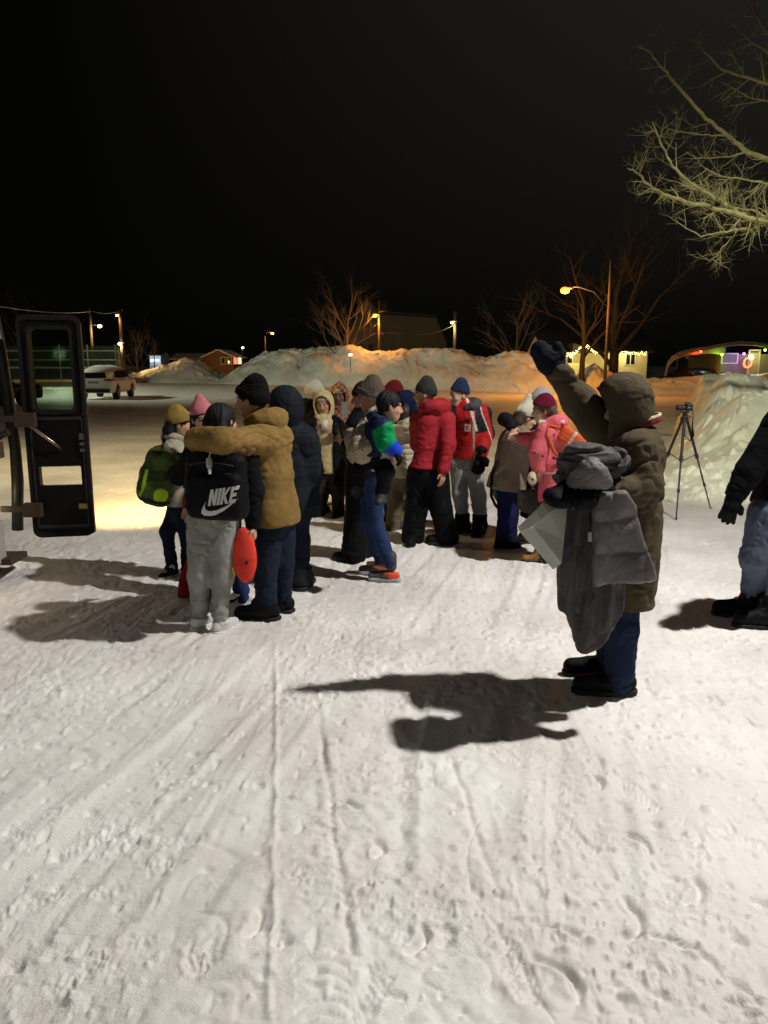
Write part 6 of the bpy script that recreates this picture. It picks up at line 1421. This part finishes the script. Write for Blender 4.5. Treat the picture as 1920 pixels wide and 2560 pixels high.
# door leaf: shallow box in its own frame
tl, tr_, bl, br_ = D(62, 792), D(182, 786), D(80, 1338), D(232, 1346)
wdx = (tr_-tl)[0]; dz0 = bl[2]; dz1 = tl[2]; xl = (tl[0]+bl[0])/2; xr = (tr_[0]+br_[0])/2
def dloc(a, b_, off=0): return A(xl+(xr-xl)*a, YD+off+.10*a, dz0+(dz1-dz0)*b_)
DB = mat('door_black', (.004, .004, .004), rough=.4, spec=.12, bump=(30, .2, .004)); DR = mat('door_rubber', (.008, .008, .008), rough=.6, spec=.15)
def rrect(a0, a1, b0, b1, r, n=6, wf=None):
    W_ = abs(xr-xl); H_ = dz1-dz0; o = []
    for (cx_, cz_, s0) in ((a1*W_-r, b1*H_-r, 0), (a0*W_+r, b1*H_-r, 1), (a0*W_+r, b0*H_+r, 2), (a1*W_-r, b0*H_+r, 3)):
        for k in range(n+1):
            t = (s0+k/n)*pi/2; o.append(((cx_+r*cos(t))/W_, (cz_+r*sin(t))/H_))
    return o
def ringmesh(name, outer, inner, y0, y1, mt_, par, pb):
    n = len(outer); V = [dloc(a, b_, y0) for a, b_ in outer]+[dloc(a, b_, y0) for a, b_ in inner]+[dloc(a, b_, y1) for a, b_ in outer]+[dloc(a, b_, y1) for a, b_ in inner]; F = []
    for i in range(n):
        k = (i+1) % n; F += [(i, k, n+k, n+i), (2*n+i, 3*n+i, 3*n+k, 2*n+k), (i, 2*n+i, 2*n+k, k), (n+i, n+k, 3*n+k, 3*n+i)]
    return mk(name, np.array(V), F, mt_, par, pb, False)
def plate(name, o, y0, y1, mt_, par, pb):
    n = len(o); V = [dloc(a, b_, y0) for a, b_ in o]+[dloc(a, b_, y1) for a, b_ in o]
    return mk(name, np.array(V), [tuple(range(n)), tuple(range(2*n-1, n-1, -1))]+[(i, n+i, n+(i+1) % n, (i+1) % n) for i in range(n)], mt_, par, pb, False)
# leaf built from rings and panels so both windows are real openings
win = rrect(.155, .84, .585, .948, .035); low = rrect(.14, .86, .235, .325, .012)
dr = ringmesh('door', rrect(0, 1, .56, 1, .06), win, -.03, .03, DB, rt, cb)
ringmesh('door_panel', rrect(.0, 1, .20, .56, .002), low, -.028, .03, DB, dr, cb)
plate('lower_panel', rrect(.0, 1, .0, .20, .012), -.028, .03, DB, dr, cb)
ringmesh('door_seal', rrect(-.03, 1.03, -.008, 1.010, .07), rrect(.02, .97, .015, .987, .055), -.045, -.031, DR, dr, cb)
ringmesh('window_gasket', rrect(.12, .87, .567, .962, .05), rrect(.158, .837, .588, .946, .035), -.052, -.031, DR, dr, cb)
ringmesh('inner_bead', rrect(.05, .95, .035, .555, .02), rrect(.08, .925, .05, .54, .012), -.040, -.0285, mat('bead', (.015, .015, .017), rough=.4, spec=.3), dr, cb)
gl = mat('door_glass', (.50, .56, .50), rough=.03, spec=.5); nt = gl.node_tree; b0 = nt.nodes['Principled BSDF']
gs = nt.nodes.new('ShaderNodeBsdfGlossy'); gs.inputs['Roughness'].default_value = .02; gs.inputs['Color'].default_value = (.8, .9, .8, 1); ts = nt.nodes.new('ShaderNodeBsdfTransparent'); ts.inputs['Color'].default_value = (.72, .80, .72, 1); mxs = nt.nodes.new('ShaderNodeMixShader'); mxs.inputs[0].default_value = .12
nt.links.new(ts.outputs[0], mxs.inputs[1]); nt.links.new(gs.outputs[0], mxs.inputs[2]); nt.links.new(mxs.outputs[0], nt.nodes['Material Output'].inputs['Surface'])
plate('pane', rrect(.145, .85, .578, .955, .035), .0, .006, gl, dr, cb)
MB().tube([tuple(dloc(.06, .52, -.09)), tuple(dloc(.16, .51, -.10)), tuple(dloc(.48, .44, -.10)), tuple(dloc(.54, .42, -.08)), tuple(dloc(.56, .40, -.04))], .014, 8).build('grab_rail', mat('rail_chrome', (.30, .22, .16), rough=.25, metal=.9), dr, pb=cb, smooth=True)
m = MB()
for b_ in (.47, .455, .43, .40): m.box(tuple(dloc(.93, b_, -.05)), (.035, .03, .025))
m.build('latch', mat('latch_metal', (.15, .14, .12), rough=.4, metal=.8), dr, pb=cb)
MB().box(tuple(dloc(.86, .135, -.042)), (.075, .006, .045)).build('yellow_sticker', mat('sticker', (.42, .30, .09)), dr, pb=cb)
HB = mat('hinge_bracket', (.045, .030, .020), rough=.6, bump=(60, .4, .006))
for b_, ww in ((.545, .17), (.13, .15)):
    m = MB(); m.box(tuple(dloc(.04, b_, -.09)), (ww, .07, .12)); m.box(tuple(dloc(-.30, b_+.005, -.07)), (.22, .04, .05)); m.build('hinge_arm', HB, rt, pb=cb)
# body corner
WP = mat('coach_white', (.34, .33, .31), rough=.4); BP = mat('pillar_black', (.02, .018, .016), rough=.45, spec=.5)
xs = D(38, 1100)[0]
m = MB(); m.tube([tuple(D(-25, 740, .15)), tuple(D(4, 900, .15)), tuple(D(22, 1010, .15)), tuple(D(38, 1120, .12)), tuple(D(44, 1200, .12)), tuple(D(44, 1325, .10))], [.05, .055, .055, .05, .055, .05], 8); m.build('door_pillar', BP, rt, pb=cb, smooth=True)
m = MB(); m.tube([tuple(D(-4, 830, .25)), tuple(D(30, 1040, .22)), tuple(D(50, 1180, .20)), tuple(D(54, 1325, .20))], [.018, .02, .02, .02], 8); m.build('grip_tube', mat('copper_trim', (.28, .17, .11), rough=.4), rt, pb=cb, smooth=True)
x0_ = xs-.10
m = MB(); m.box((x0_-1.30, 1.0, 1.75), (2.4, 11.0, 2.9)); m.build('coach_body', WP, rt, pb=cb)
m = MB(); m.box((x0_-1.30, 6.53, 2.1), (2.1, .05, 1.6)); m.build('windshield', M_glassd, rt, pb=cb)
m = MB(); m.box((x0_-.02, 5.9, .32), (.25, 1.0, .35)); m.build('front_bumper', WP, rt, pb=cb)
m = MB(); m.tube([(x0_-.15, 6.53, .55), (x0_-.15, 6.60, .55)], [.1, .11], 14); m.build('headlight', mat('head_lamp', (1, .80, .45), emit=6), rt, pb=cb)
for yy in (4.0, -2.5):
    w_ = MB().tube([(x0_-.42, yy, .5), (x0_-.08, yy, .5)], .5, 24).build('wheel', MATS['tyre'], rt, pb=cb)
m = MB(); m.tube([tuple(D(-60, 1130, -.1)), tuple(D(0, 1090, -.1)), tuple(D(22, 1080, -.1))], .03, 8); m.box(tuple(D(-6, 1125, -.15)), (.06, .10, .14)); m.build('mirror_bracket', BP, rt, pb=cb)
m = MB(); m.box(tuple(D(5, 1395, -.3)), (.30, .30, .05)); m.build('step', HB, rt, pb=cb)
lamp('headlight_beam', 'SPOT', (-3.45, 6.95, 1.0), 3200, (1, .68, .24), .08, (-1.3, 15.5, .9), 74, 1.0)
lamp('step_light', 'SPOT', (-3.35, 5.75, .9), 6, (1, .60, .30), .06, (-3.0, 5.6, 0), 120, .9)
